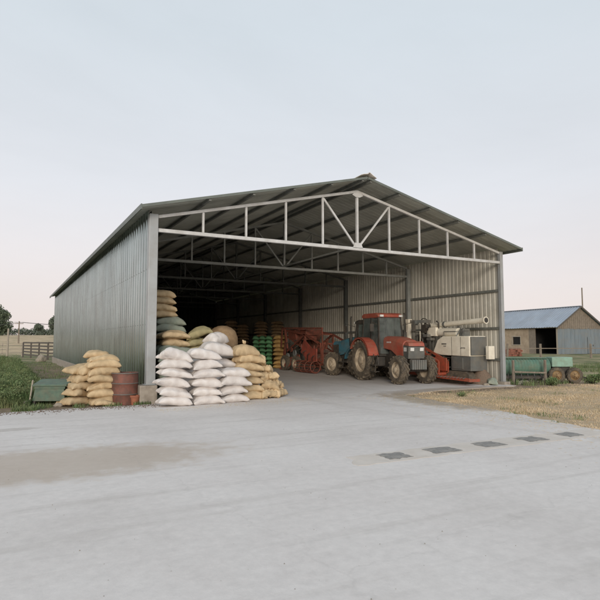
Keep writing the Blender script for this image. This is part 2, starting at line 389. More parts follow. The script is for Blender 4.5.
sheet('side_wall', ribs(.13, L-.02, .33, .015), lambda t, o, k: (-.19-o, t, PL if k == 0 else 5.230), M['galv'], shed)
sheet('side_wall', ribs(.13, L-.02, .22, .016), lambda t, o, k: (W+.08+o, t, .10 if k == 0 else 5.255), M['inner'], shed)
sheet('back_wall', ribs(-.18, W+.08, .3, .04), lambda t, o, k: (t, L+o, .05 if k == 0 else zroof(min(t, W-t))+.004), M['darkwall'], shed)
scr = MB()
for z in (.62, 2.1, 3.6, 4.9):
    for q in range(int((L-.4)/.33)):
        yy = .13+q*.33+.09
        scr.box((-.194, yy, z), (.008, .022, .022))
o_ = scr.build('screw_rows', M['screw'], shed); o_['kind'] = 'stuff'
# lining on the unseen inner face of the near wall stays dark, with interior shade put into its colour
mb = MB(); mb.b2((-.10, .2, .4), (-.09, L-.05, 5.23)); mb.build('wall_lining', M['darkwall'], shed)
mb = MB(); mb.b2((-.26, .30, -.1), (-.04, L, PL)); mb.build('plinth', M['plinth'], shed, bevel=.01)
mb = MB(); mb.b2((W-.02, .30, -.1), (W+.12, L, .12)); mb.build('plinth', M['plinth'], shed, bevel=.01)
SL = (6.90-5.15)/(W/2+.526)
def zroof(a): return 5.15+SL*(a+.526)      # underside height on the left slope
ln = ribs(-.627, L+.35, .25, .012)
sheet('roof_panel', ln, lambda t, o, k: ((-.526, t, 5.16+o) if k == 0 else (W/2+.02, t, zroof(W/2)+.014+o)), M['roof'], shed)
sheet('roof_panel', ln, lambda t, o, k: ((W+.526, t, 5.16+o) if k == 0 else (W/2-.02, t, zroof(W/2)+.014+o)), M['roof'], shed)
for sgn in (-1, 1):      # verge and eave flashing
    c = W/2
    mb = MB()
    mb.bar((c+sgn*(c+.53), -.64, 5.15), (c+sgn*.02, -.64, zroof(W/2)-.01), .012, .07)
    mb.build('verge_flashing', M['flash'], shed)
    mb = MB(); mb.b2((min(c+sgn*(c+.53), c+sgn*(c+.56)), -.65, 5.06), (max(c+sgn*(c+.53), c+sgn*(c+.56)), L+.35, 5.20)); mb.build('eave_flashing', M['flash'], shed)
# ridge cap, curled up where it ends over the gable
mb = MB(); V = []; F = []
ys = [-.72, -.66, -.55, -.4, -.2, 0.3]+list(np.arange(1, L+.4, 1.5))
prof = [(-.34, -.075), (-.2, -.03), (-.07, .03), (0, .055), (.07, .03), (.2, -.03), (.34, -.075)]
for i, y in enumerate(ys):
    cur = max(0, 1-(y+.72)/.6)
    for j, (a, z) in enumerate(prof):
        V.append((W/2+a*(1-.12*cur), y+.03*math.sin(j*2.1)*cur, zroof(W/2)+.075+z+cur*(.02+.035*math.sin(j*1.9+.6))))
for i in range(len(ys)-1):
    for j in range(6): a = i*7+j; F.append((a, a+1, a+8, a+7))
mb.add(V, F); rc = mb.build('ridge_cap', M['ridge'], shed, smooth=False)
rc.modifiers.new('Solidify', 'SOLIDIFY').thickness = .012
# purlins
for i in range(1, 10):
    a = W/10*i
    if i == 5: continue
    z = zroof(min(a, W-a))-.085
    mb = MB(); mb.b2((a-.035, -.60, z-.01), (a+.035, L, z+.07)); mb.build('purlin', M['darksteel'], shed)
for a in (W/2-.16, W/2+.16):
    z = zroof(W/2-.16)-.085
    mb = MB(); mb.b2((a-.035, -.60, z-.01), (a+.035, L, z+.07)); mb.build('purlin', M['darksteel'], shed)
# frames: posts, footing blocks, trusses
HC = 4.67
for k in range(7):
    y = k*(L-.3)/6 + (0 if k else .0)
    sm = M['whitesteel'] if k == 0 else M['greysteel'] if k == 1 else M['shadesteel']  # steel steps darker going in, interior shade painted into each frame
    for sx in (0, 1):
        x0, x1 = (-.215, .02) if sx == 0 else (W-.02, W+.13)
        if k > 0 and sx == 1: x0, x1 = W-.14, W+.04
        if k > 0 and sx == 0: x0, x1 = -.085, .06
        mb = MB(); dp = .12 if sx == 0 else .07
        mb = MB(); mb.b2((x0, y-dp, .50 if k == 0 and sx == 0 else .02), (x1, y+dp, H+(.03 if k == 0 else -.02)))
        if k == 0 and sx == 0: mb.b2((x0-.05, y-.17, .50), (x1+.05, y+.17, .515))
        mb.build('post', M['shadepost'] if k == 0 else sm, shed, bevel=.012)
        if k == 0 and sx == 0:
            mb = MB(); mb.b2((-.40, y-.22, -.1), (.06, y+.28, .495)); mb.build('footing_block', M['plinth'], shed, bevel=.025)
        if k == 0 and sx == 1:
            mb = MB(); mb.b2((x0-.08, y-.2, -.1), (x1+.08, y+.2, .13)); mb.build('footing_block', M['plinth'], shed, bevel=.02)
    zt = lambda a: H-.03+(HA-H)*(1-abs(a-W/2)/(W/2))
    t = MB(); t.b2((.065 if k else .022, y-.055, HC-.05), (W-(.145 if k else .025), y+.055, HC+.05))
    tr = t.build('truss', sm, shed, bevel=.008)
    for s in (0, 1):
        e = .03 if s == 0 else (W-.15 if k else W-.03)
        mb = MB(); mb.bar((e, y, zt(e)), (W/2-(.0005 if s == 0 else -.0005), y, zt(W/2)), .09, .08); mb.build('top_chord', sm, tr)
    for i in range(1, 10):
        a = W/10*i; mb = MB(); w_ = .075 if i == 5 else .058
        mb.b2((a-w_/2, y-w_/2, HC+.05), (a+w_/2, y+w_/2, zt(a)-.045)); mb.build('web_post', sm, tr)
    for s in (-1, 1):
        mb = MB(); mb.bar((W/2+s*.07, y, HC+.09), (W/2+s*(W/10-.03), y, zt(W/2+s*W/10)-.07), .045, .06); mb.build('web_brace', sm, tr)
    if k == 0:      # gusset plates
        mb = MB(); mb.prism([(W/2-.2, HC+.03), (W/2+.2, HC+.03), (W/2+.12, HC+.2), (W/2-.12, HC+.2)], y-.055, y-.048); mb.build('gusset', sm, tr)
        mb = MB(); mb.prism([(W/2-.22, zt(W/2)-.13), (W/2-.08, zt(W/2)-.2), (W/2+.08, zt(W/2)-.2), (W/2+.22, zt(W/2)-.13), (W/2, zt(W/2)+.03)], y-.062, y-.055)
        mb.build('gusset', sm, tr)
for z in (.95, 2.15, 3.6):
    mb = MB(); mb.b2((W+.0, .12, z-.045), (W+.06, L-.1, z+.045)); mb.build('girt', M['darksteel'], shed)
# ridge tie running down the building under the peak
mb = MB(); mb.b2((W/2-.03, .1, HC+.065), (W/2+.03, L-.3, HC+.12)); mb.build('tie_beam', M['darksteel'], shed)

# ------------------------------------------------------------------ sacks
def sack_mesh(name, lx, ly, h, m, seed, ear=.10, wr=.012, slump=0, lump=0, nu=34, nv=24, pw=.46):
    V = []; F = []; rs = random.Random(seed); off = rs.random()*50
    b0, b1, tw = rs.uniform(-.03, .03), rs.uniform(-.02, .05), rs.uniform(-.12, .12)
    sh = [rs.uniform(.7, 1.3) for _ in range(4)]; hump = rs.uniform(-.35, .35)
    def P(i, j, s):
        u = -1+2*i/nu; v = -1+2*j/nv; au, av = abs(u), abs(v)
        crn = sh[(u > 0)*2+(v > 0)]
        x = u*lx/2*(1-ear*(1-v*v))-0; y = v*ly/2*(1-ear*1.2*(1-u*u))
        prof = (max(0, (1-au**3.0)*(1-av**2.6)))**pw
        fill = 1+.16*(u*hump)-.10*(u-hump)**2
        z = (s*h/2*prof)*(fill if s > 0 else .82)
        q = Vector((x*2.6, y*2.6, s*2+off)); edge = max(au, av)
        mid = min(1, (1-edge)*5)
        z += s*noise.noise(q)*.05*h/.25*mid*(1 if s > 0 else .4)
        # creases gathered at the four corners and a few long soft folds across the cloth
        cf = (au*av)**2.2*crn
        fold = math.sin((v*9-u*5)*1.3+off)*cf*1.3
        lf = noise.noise(Vector((x*3.2+off, y*11, s)))+.6*noise.noise(Vector((x*10, y*4+off, s*2)))
        z += s*wr*(fold+.75*lf)*min(1, (1-edge)*7+.1)
        z += wr*1.6*noise.noise((x*7+off, y*7, 1))*(edge**5)
        z -= (.16*au**3+.10*crn*(au*av)**2+b1*0)*h
        z += .10*h*b0/.03*u
        if lump:
            z += s*lump*abs(noise.noise(Vector((x*11, y*11, s+off))))*mid*2.2-lump*.5*s*mid
        y += b0*(1-u*u)*1.2+tw*.05*u; x += .018*noise.noise((v*3, off, s)); y += .02*noise.noise((u*2.4, off+9, 0))
        return (x, y, z)
    idx = {}
    for s in (1, -1):
        for i in range(nu+1):
            for j in range(nv+1):
                b = i in (0, nu) or j in (0, nv)
                key = (i, j, 0 if b else s)
                if key not in idx: idx[key] = len(V); V.append(P(i, j, s))
    g = lambda i, j, s: idx[(i, j, 0 if (i in (0, nu) or j in (0, nv)) else s)]
    for s in (1, -1):
        for i in range(nu):
            for j in range(nv):
                f = (g(i, j, s), g(i+1, j, s), g(i+1, j+1, s), g(i, j+1, s)); F.append(f if s > 0 else f[::-1])
    me = bpy.data.meshes.new(name); me.from_pydata(V, [], F); me.materials.append(m)
    me.polygons.foreach_set('use_smooth', [True]*len(F)); me.update()
    return me
def variants(name, lx, ly, h, m, n=5, **k): return [sack_mesh(name, lx, ly, h, m, 11*i+hash_(name), **k) for i in range(n)]
def hash_(s): return sum(ord(c)*(i+1) for i, c in enumerate(s)) % 97
SM = {
 'white': variants('white_sack', .86, .54, .285, M['white'], 8, ear=.12, wr=.018, pw=.5),
 'jute': variants('tan_sack', .84, .54, .265, M['jute'], 8, ear=.05, wr=.020, pw=.42),
 'jutedark': variants('brown_sack', .86, .52, .25, M['jutedark'], 3, ear=.05, wr=.012),
 'sage': variants('sage_sack', .98, .60, .29, M['sage'], 3, ear=.05, wr=.02, pw=.4),
 'olive': variants('olive_sack', .86, .56, .28, M['olive'], 3, ear=.05, wr=.02),
 'fat': variants('full_white_sack', .92, .60, .36, M['white'], 2, ear=.10, wr=.02, pw=.5),
 'lump': variants('lumpy_sack', .56, .40, .26, M['jute'], 5, ear=.04, wr=.02, lump=.035),
 'green': variants('green_sack', .42, .80, .265, M['greensack'], 3, ear=.05, wr=.02),
 'ochre': variants('ochre_sack', .86, .46, .265, M['ochresack'], 3, ear=.04, wr=.012),
}
NAME = {'white': 'white_sack', 'fat': 'white_sack', 'jute': 'tan_sack', 'jutedark': 'jute_sack', 'sage': 'sage_sack', 'olive': 'olive_sack',
        'lump': 'lumpy_sack', 'green': 'green_sack', 'ochre': 'ochre_sack'}
R = random.Random(3)
def sack(kind, x, y, z, rz, label, group, tx=0, ty=0, sc=1.0, sz=1.0, mesh=None):
    o = bpy.data.objects.new(NAME[kind], mesh or R.choice(SM[kind])); COL.objects.link(o)
    o.location = (x, y, z); o.rotation_euler = (tx, ty, rz); o.scale = (sc, sc, sz)
    return tag(o, label, 'sack', group)
ORD = ['bottom', 'second', 'third', 'fourth', 'fifth', 'sixth', 'seventh', 'eighth', 'ninth', 'tenth', 'eleventh', 'twelfth', 'thirteenth', 'fourteenth', 'fifteenth', 'sixteenth']
def lv(i, n): return 'lowest' if i == 0 else ('topmost' if i == n-1 else ORD[i]+' from the bottom')
def column(kinds, x, y, where, group, rz=0, pitch=.208, jit=.045, tilt=.055, lean=(0, 0), z0=.02, colname=None, skip=0, rj=.10):
    n = len(kinds)
    for i, k in enumerate(kinds):
        if i < skip: continue
        look = {'white': 'white woven sack', 'jute': 'tan jute sack', 'jutedark': 'brown jute sack', 'sage': 'grey-green sack', 'olive': 'olive tan sack',
                'fat': 'bulging white sack', 'green': 'green net sack', 'ochre': 'ochre sack', 'lump': 'small lumpy tan sack'}[k]
        sack(k, x+R.uniform(-jit, jit)+lean[0]*i, y+R.uniform(-jit, jit)+lean[1]*i, z0+.105+i*pitch, rz+R.uniform(-rj, rj)+(PI if R.random() < .5 else 0),
             f'{look}, {lv(i, n)} in {where}', group, R.uniform(-tilt, tilt), R.uniform(-tilt, tilt), R.uniform(.94, 1.07), R.uniform(.93, 1.06))
GW = 'white sacks stacked at the shed opening'; GB = 'tan sacks stacked just inside the shed'
# front row, left column is the slumped one
for i, (dx, tx, ty, sz, z) in enumerate(((0, -.05, .03, 1.0, .15), (.02, .10, .13, 1.05, .37), (-.05, -.10, .20, 1.05, .62), (.04, .02, .12, 1.0, .85), (.02, -.05, .03, .95, 1.06))):
    sack('white', .29+dx, -.98+.02*i, z, .0+R.uniform(-.12, .12), f'white woven sack, {lv(i, 6)} in the slumped left front column', GW, tx, ty, 1.02, sz)
sack('white', .33, -.90, 1.27, .15, 'white woven sack with a peaked corner, topmost of the slumped left front column', GW, -.30, .32, .98, 1.15)
column(['white']*5, 1.12, -.92, 'the straight middle front column', GW, rj=.07, pitch=.226, tilt=.05)
sack('fat', 1.08, -.82, 1.30, .1, 'wide white sack flopped over the top of the middle front column', GW, -.10, .08, .97, .9)
column(['white']*4, 1.88, -.86, 'the short right front column', GW, rj=.07, pitch=.226, tilt=.05)
# second row
column(['white']*5, 1.05, -.12, 'the second row, behind the middle column', GW, rj=.1, pitch=.226)
column(['white']*5, 1.88, -.10, 'the second row, behind the right column', GW, rj=.1, pitch=.226, tilt=.06)
sack('fat', 1.70, -.10, 1.42, .05, 'large bulging white sack on the very top of the white pile', GW, -.05, .03, 1.05, 1.2)
column(['sage']*7, .62, .35, 'the grey-green column by the left post', GB, rj=.3, pitch=.205, tilt=.09)
# third row
GC = ['sage', 'jute', 'sage', 'jute', 'sage', 'sage', 'sage', 'jute', 'jute']
column(GC, .78, .95, 'the mixed column by the left wall', GB, pitch=.212, rj=.22, tilt=.07)
column(['jute', 'olive', 'jute', 'olive', 'olive', 'jute', 'olive', 'olive'], 1.50, 1.02, 'the olive column', GB, pitch=.212, rj=.5, tilt=.10)
sack('olive', 1.52, .95, 1.90, -.2, 'crumpled olive tan sack lying askew on the olive column', GB, .1, -.25, .95, 1.1)
column(['white']*7, 2.05, .62, 'the rear white column', GW, pitch=.226)
sack('white', 1.92, .52, 1.72, .5, 'crumpled grey-white sack with a torn corner on the rear white column', GW, .25, -.2, .85, 1.3)
# fourth row, the tall stack
column(['jute', 'jute', 'sage', 'jute', 'jute', 'sage', 'jute', 'jute', 'sage', 'sage', 'sage'], .85, 1.62, 'the tallest stack', GB, pitch=.212, rj=.2)
column(['jute']*4, .58, 1.62, 'the crown of the tallest stack', GB, pitch=.20, z0=.02+11*.212, jit=.03)
column(['jute']*8, 1.75, 1.60, 'the column behind the olive sacks', GB, pitch=.212)
# round jute bale behind
o = MB(); o.lathe([(0, 0), (.30, .0), (.46, .10), (.50, .32), (.49, .52), (.41, .72), (.28, .83), (.14, .885), (0, .90)], 28)
o = o.build('jute_bag', M['jutedark'], smooth=True, loc=(2.72, 2.15, 1.26)); tag(o, 'fat round brown jute bag standing upright behind the white sacks', 'bag')
column(['jutedark']*6, 2.72, 2.15, 'the stack under the round bag', 'brown jute sacks under the round bag', pitch=.208)
# tan column right of the white ones
column(['jute']*5, 2.60, -.32, 'the tan column beside the white sacks', GB, rj=.08, pitch=.205)
sack('jute', 2.62, -.28, 1.165, .1, 'plump tan sack just under the knotted sack on the tan column', GB, 0, .05, 1.03, 1.2)
sack('jute', 3.04, -.12, 1.10, 1.1, 'tan sack hanging over the right end of the tan column', GB, .1, .35, .7, 1.0)
column(['jute']*5, 2.66, .36, 'the hidden second tan column', GB, rj=.08, pitch=.205)
kn = sack('jute', 2.46, -.34, 1.38, .05, 'plump yellow-tan sack with a twisted knot on top of the tan column', GB, .0, -.06, .92, 1.35)
mb = MB(); mb.tube([(0, 0, .06), (.0, .01, .12), (.01, .0, .145)], [.14, .04, .03], 10); mb.tube([(.01, 0, .14), (.04, .02, .18), (.08, .03, .20)], [.025, .045, .012], 8)
mb.tube([(.01, 0, .14), (-.02, -.02, .19), (-.05, -.02, .23)], [.025, .04, .01], 8); mb.build('knot', M['jute'], kn, smooth=True)
# loose lumpy pile
GL = 'small lumpy sacks heaped at the right end of the pile'
for i, (x, y, z, rz, tx, ty, s, lb) in enumerate((
    (3.12, -.45, .15, .2, 0, 0, 1.0, 'small lumpy tan sack at the front left foot of the loose heap'),
    (3.45, -.32, .15, 1.0, .1, 0, .95, 'small lumpy tan sack at the front right foot of the loose heap'),
    (3.66, .0, .15, 2.2, 0, .1, 1.0, 'small lumpy tan sack at the far right edge of the loose heap'),
    (3.25, .02, .16, .5, 0, 0, 1.1, 'small lumpy tan sack buried low behind the loose heap'),
    (3.28, -.30, .39, -.3, .2, .1, 1.0, 'small lumpy tan sack in the middle of the loose heap, left side'),
    (3.60, -.08, .40, .8, .1, .3, .95, 'small lumpy tan sack in the middle of the loose heap, right side'),
    (3.22, -.08, .62, .2, .1, -.1, 1.05, 'small lumpy tan sack near the top of the loose heap against the tan column'),
    (3.42, -.18, .60, 1.4, -.2, .25, .8, 'crumpled small tan sack sliding down the right shoulder of the loose heap'),
    (3.30, .0, .82, .9, .1, .1, .85, 'topmost small lumpy sack of the loose heap'))):
    sack('lump', x, y, z+.01, rz, lb, GL, tx, ty, s, s)
# pile outside by the wall
GO = 'tan sacks piled outside by the left wall'
column(['jute']*6, -1.24, .36, 'the outdoor stack beside the rusty drum', GO, pitch=.192, z0=.0, jit=.05, rj=.10, tilt=.03, rz=.06)
column(['jute']*6, -1.16, .95, 'the outdoor column against the metal wall', GO, pitch=.188, z0=.0, jit=.05, rj=.15)
column(['jute']*5, -1.62, .86, 'the left column of the outdoor pile', GO, pitch=.20, z0=.0, jit=.06, rj=.35, tilt=.10, rz=.4)
for (x, y, z, rz, tx, ty, sc, lb) in (
    (-1.86, .45, .12, .5, .0, .04, .9, 'tan sack lying at the front left foot of the outdoor pile'),
    (-1.84, .52, .31, .9, .08, .10, .85, 'tan sack on the second level at the front left of the outdoor pile'),
    (-2.02, .92, .12, 1.3, .0, .0, .85, 'tan sack at the outer left end of the outdoor pile, on the soil'),
    (-2.00, .98, .30, .6, .10, -.10, .8, 'tan sack resting on the outer left end sack of the outdoor pile'),
    (-1.72, .50, .50, .35, .12, .12, .85, 'short tan sack wedged halfway up the left front of the outdoor pile'),
    (-1.80, .98, .52, .2, -.06, .22, .85, 'tan sack sloping left at half height of the outdoor pile'),
    (-1.62, .58, .72, .25, .05, -.20, .85, 'tan sack drooping off the left shoulder of the outdoor pile'),
    (-1.52, .62, .92, .4, .04, -.22, .85, 'tan sack drooping off the upper left of the outdoor pile'),
    (-1.22, .46, 1.185, .06, .0, .06, .92, 'long tan sack lying across the upper right of the outdoor pile'),
    (-1.36, .66, 1.30, -.2, .0, -.02, .80, 'plump tan sack crowning the outdoor pile'),
    (-1.24, .00, .075, .15, .02, .02, .62, 'small flat tan sack on the ground in front of the outdoor stack')):
    sack('jute', x, y, z, rz, lb, GO, tx, ty, sc, sc if sc > .7 else .55)

# stacks at the rear of the shed
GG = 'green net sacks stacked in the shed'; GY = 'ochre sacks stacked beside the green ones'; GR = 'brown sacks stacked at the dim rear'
yw = .491; cr = Vector((math.cos(yw), -math.sin(yw)))
def place_cols(cx, cy, n, sp, kinds, whs, group, rz, pitch, **k):
    for i in range(n):
        d = (i-(n-1)/2)*sp; column(kinds, cx+cr.x*d, cy+cr.y*d, whs[i], group, rz=rz, pitch=pitch, **k)
place_cols(10.30, 15.8, 3, .405, ['green']*8, ['the left green stack column', 'the middle green stack column', 'the right green stack column'],
           GG, -yw, .245, jit=.015, rj=.04, tilt=.02)
place_cols(11.22, 15.25, 1, .5, ['ochre']*8, ['the ochre stack beside the green one'], GY, -yw, .25, jit=.015, rj=.04, tilt=.02)
place_cols(11.45, 15.65, 1, .5, ['ochre']*8, ['the second ochre row, behind the first'], GY, -yw, .25, jit=.015, rj=.04, tilt=.02)
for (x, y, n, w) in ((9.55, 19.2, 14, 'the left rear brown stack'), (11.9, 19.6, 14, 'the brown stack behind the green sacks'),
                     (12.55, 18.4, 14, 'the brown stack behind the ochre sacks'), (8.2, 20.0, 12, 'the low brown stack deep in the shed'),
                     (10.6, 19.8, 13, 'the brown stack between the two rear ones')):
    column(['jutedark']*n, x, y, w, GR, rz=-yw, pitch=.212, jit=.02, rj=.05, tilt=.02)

# ------------------------------------------------------------------ small things outside
d = MB(); rr = .335; prof = [(0, 0), (rr, 0), (rr+.012, .012), (rr, .025)]
for z in (.29, .59): prof += [(rr, z-.03), (rr+.016, z-.008), (rr+.016, z+.008), (rr, z+.03)]
prof += [(rr, .86), (rr+.014, .872), (rr+.014, .885), (rr-.012, .885), (rr-.015, .865), (0, .868)]
d.lathe(prof, 40); dr = d.build('oil_drum', M['rustdrum'], loc=(-.70, .20, .0)); dr.scale.z = .94; tag(dr, 'rusty red steel drum standing beside the outdoor sacks', 'drum')
dr.data.polygons.foreach_set('use_smooth', [True]*len(dr.data.polygons)); dr.modifiers.new('Edge', 'EDGE_SPLIT').split_angle = .7
for z in (.29, .59, .868):
    mb = MB(); mb.lathe([(.350, z-.012), (.356, z-.006), (.356, z+.006), (.350, z+.012), (.34, z)], 40, closed=True); mb.build('hoop', M['machgrey'], dr)
mb = MB(); mb.lathe([(0, 0), (.04, 0), (.04, .018), (0, .018)], 12, Matrix.Translation((.15, .08, .868))); mb.build('bung', M['rustdrum'], dr)
d.v = []; p = MB(); p.lathe([(0, 0), (.085, 0), (.115, .20), (.13, .20), (.13, .25), (.11, .25), (.10, .2), (.0, .2)], 24)
tag(p.build('clay_pot', M['terracotta'], smooth=False, loc=(-.50, -.12, .0)), 'small terracotta pot between the drum and the concrete footing', 'pot')
# weathered green chest on short legs, lid half sloped
ch = empty('feed_chest', (-2.40, .86, 0), -.43, 'weathered green wooden chest with a sloping lid in the grass', 'chest')
mb = MB(); mb.prism([(-.42, .12), (.40, .12), (.36, .50), (-.35, .50)], -.22, .30); mb.build('chest_body', M['greenwood'], ch, bevel=.01)
mb = MB(); T = Matrix.Translation((.02, .02, .575)) @ Matrix.Rotation(.18, 4, 'X'); mb.box((0, 0, 0), (.86, .62, .05), T); mb.build('lid', M['greenwood'], ch, bevel=.01)
mb = MB(); mb.b2((-.36, -.245, .44), (.40, -.222, .52)); mb.build('rail', M['greenwood'], ch)
for x, y in ((-.38, -.17), (.36, -.17), (-.38, .24), (.36, .24)):
    mb = MB(); mb.b2((x-.03, y-.03, 0), (x+.03, y+.03, .125)); mb.build('leg', M['darkwood'], ch)
mb = MB(); mb.bar((-.47, -.26, .0), (-.40, -.25, .66), .03, .04); mb.build('prop_stick', M['palewood'], ch)
def rock(x, y, r, label, m='stone', sq=.6, seed=0, z=None):
    bm = bmesh.new(); bmesh.ops.create_icosphere(bm, subdivisions=3, radius=r)
    for v in bm.verts:
        q = v.co*(2.2/r)+Vector((seed, 0, 0)); v.co *= 1+.35*noise.noise(q*.6)+.08*noise.noise(q*2); v.co.z *= sq
    me = bpy.data.meshes.new('stone'); bm.to_mesh(me); bm.free(); me.materials.append(M[m])
    o = bpy.data.objects.new('stone', me); COL.objects.link(o); o.location = (x, y, (r*sq*.55 if z is None else z))
    tag(o, label, 'stone', 'stones lying about the yard edge'); return o
rock(-2.28, .42, .11, 'pale stone in front of the green chest', seed=3)
rock(-3.02, .75, .09, 'small upright pale stone left of the green chest', seed=8, sq=1.1)
rock(14.15, -.05, .17, 'large flat stone right of the gravel heap', seed=5, sq=.5)
rock(13.78, -.25, .11, 'pale stone in front of the right shed post', seed=6)
rock(14.55, .1, .12, 'brownish stone nearest the green seeder', seed=9)
rock(13.5, .12, .10, 'reddish broken brick lump at the foot of the right post', 'brick', seed=11)
# gravel heap and green bag at right post
g = []; F = []; N = 36
for i in range(N+1):
    for j in range(N+1):
        u, v = -1+2*i/N, -1+2*j/N; r = math.hypot(u, v)
        h = max(0, 1-r)**.9*.85+(.05*noise.noise((u*3, v*3, 1))+.03*noise.noise((u*11, v*11, 2)))*(1 if r < 1 else 0)-.02
        g.append((u*.62, v*.8, h))
for i in range(N):
    for j in range(N): a = i*(N+1)+j; F.append((a, a+N+1, a+N+2, a+1))
tag(mesh_np('gravel_heap', g, F, M['gravel'], smooth=True), 'cone of brown gravel heaped inside the right front post', 'gravel heap').scale = (.8, .8, .95)
bpy.data.objects['gravel_heap'].location = (12.66, .62, .02)
sack('sage', 12.62, .02, .14, .9, 'crumpled grey-green sack lying against the gravel heap', 'green sack by the post', .1, .1, .6, .95)
rock(12.28, -.02, .13, 'pale stone lying left of the crumpled grey-green sack', seed=21, sq=.5)

# ------------------------------------------------------------------ machines
def wheel(parent, x, y, r, w, rimr, side, rimmat, lugs=20, lug=.03):
    """tyre as the part, rim as its sub-part; wheel axis along local y"""
    T = Matrix.Translation((x, y, r)) @ Matrix.Rotation(-PI/2, 4, 'X')
    mb = MB(); h = w/2
    prof = [(rimr, -h*.72), (rimr+.05*r, -h*.92), (r*.82, -h), (r*.93, -h*.88), (r-lug, -h*.55), (r-lug*.8, 0), (r-lug, h*.55), (r*.93, h*.88), (r*.82, h), (rimr+.05*r, h*.92), (rimr, h*.72)]
    mb.lathe(prof, 48, T)
    for k in range(lugs):
        for s in (-1, 1):
            a0 = 2*PI*(k+(.0 if s > 0 else .5))/lugs; a1 = a0+s*0+.26
            p = []
            for (a, rr, z) in ((a0, r*.985, s*.02), (a1, r*.965, s*h*.60), (a1+.10, r*.92, s*h*.98)):
                p.append(T @ Vector((rr*math.cos(a), rr*math.sin(a), z)))
            c = T @ Vector((0, 0, 0))
            for q0, q1 in zip(p, p[1:]):
                up = ((q0+q1)/2-c); up.y = 0; mb.bar(q0, q1, .045*r/.5+.01, lug*1.9, up.normalized())
    t = mb.build('wheel', M['tyre'], parent)
    rb = MB(); o = side
    rb.lathe([(rimr, -h*.74), (rimr*1.02, -h*.68), (rimr*.93, -h*.55), (rimr*.9, 0), (rimr*.93, h*.55), (rimr*1.02, h*.68), (rimr, h*.74), (rimr*1.03, h*.78), (rimr*1.06, h*.70)], 36, T)
    zz = h*.12*o
    rb.lathe([(rimr*.91, zz), (rimr*.8, zz+.02*o), (rimr*.5, zz+.09*o), (rimr*.36, zz+.10*o), (rimr*.34, zz+.16*o), (rimr*.2, zz+.18*o), (0, zz+.18*o)], 36, T)
    for k in range(6):
        a = 2*PI*k/6; rb.lathe([(0, zz+.13*o), (.022, zz+.13*o), (.022, zz+.10*o)], 6, T @ Matrix.Translation((rimr*.44*math.cos(a), rimr*.44*math.sin(a), 0)))
    ri = rb.build('rim', rimmat, t)
    return t
def fender(parent, cx, cz, r, y0, y1, a0, a1, m, thick=.03, n=14):
    poly = [(cx+r*math.cos(a0+(a1-a0)*i/n), cz+r*math.sin(a0+(a1-a0)*i/n)) for i in range(n+1)]
    V = []; F = []
    for x, z in poly: V += [(x, y0, z), (x, y1, z)]
    for i in range(n): F.append((2*i, 2*i+1, 2*i+3, 2*i+2))
    # outer lip and inner side plate
    o = len(V)
    for (x, z), (x2, z2) in zip(poly, [(cx+(r-.07)*math.cos(a0+(a1-a0)*i/n), cz+(r-.07)*math.sin(a0+(a1-a0)*i/n)) for i in range(n+1)]): V += [(x, y0, z), (x2, y0, z2)]
    for i in range(n): F.append((o+2*i, o+2*i+1, o+2*i+3, o+2*i+2))
    mb = MB(); mb.add(V, F); f = mb.build('fender', m, parent)
    s = f.modifiers.new('Solidify', 'SOLIDIFY'); s.thickness = thick
    return f
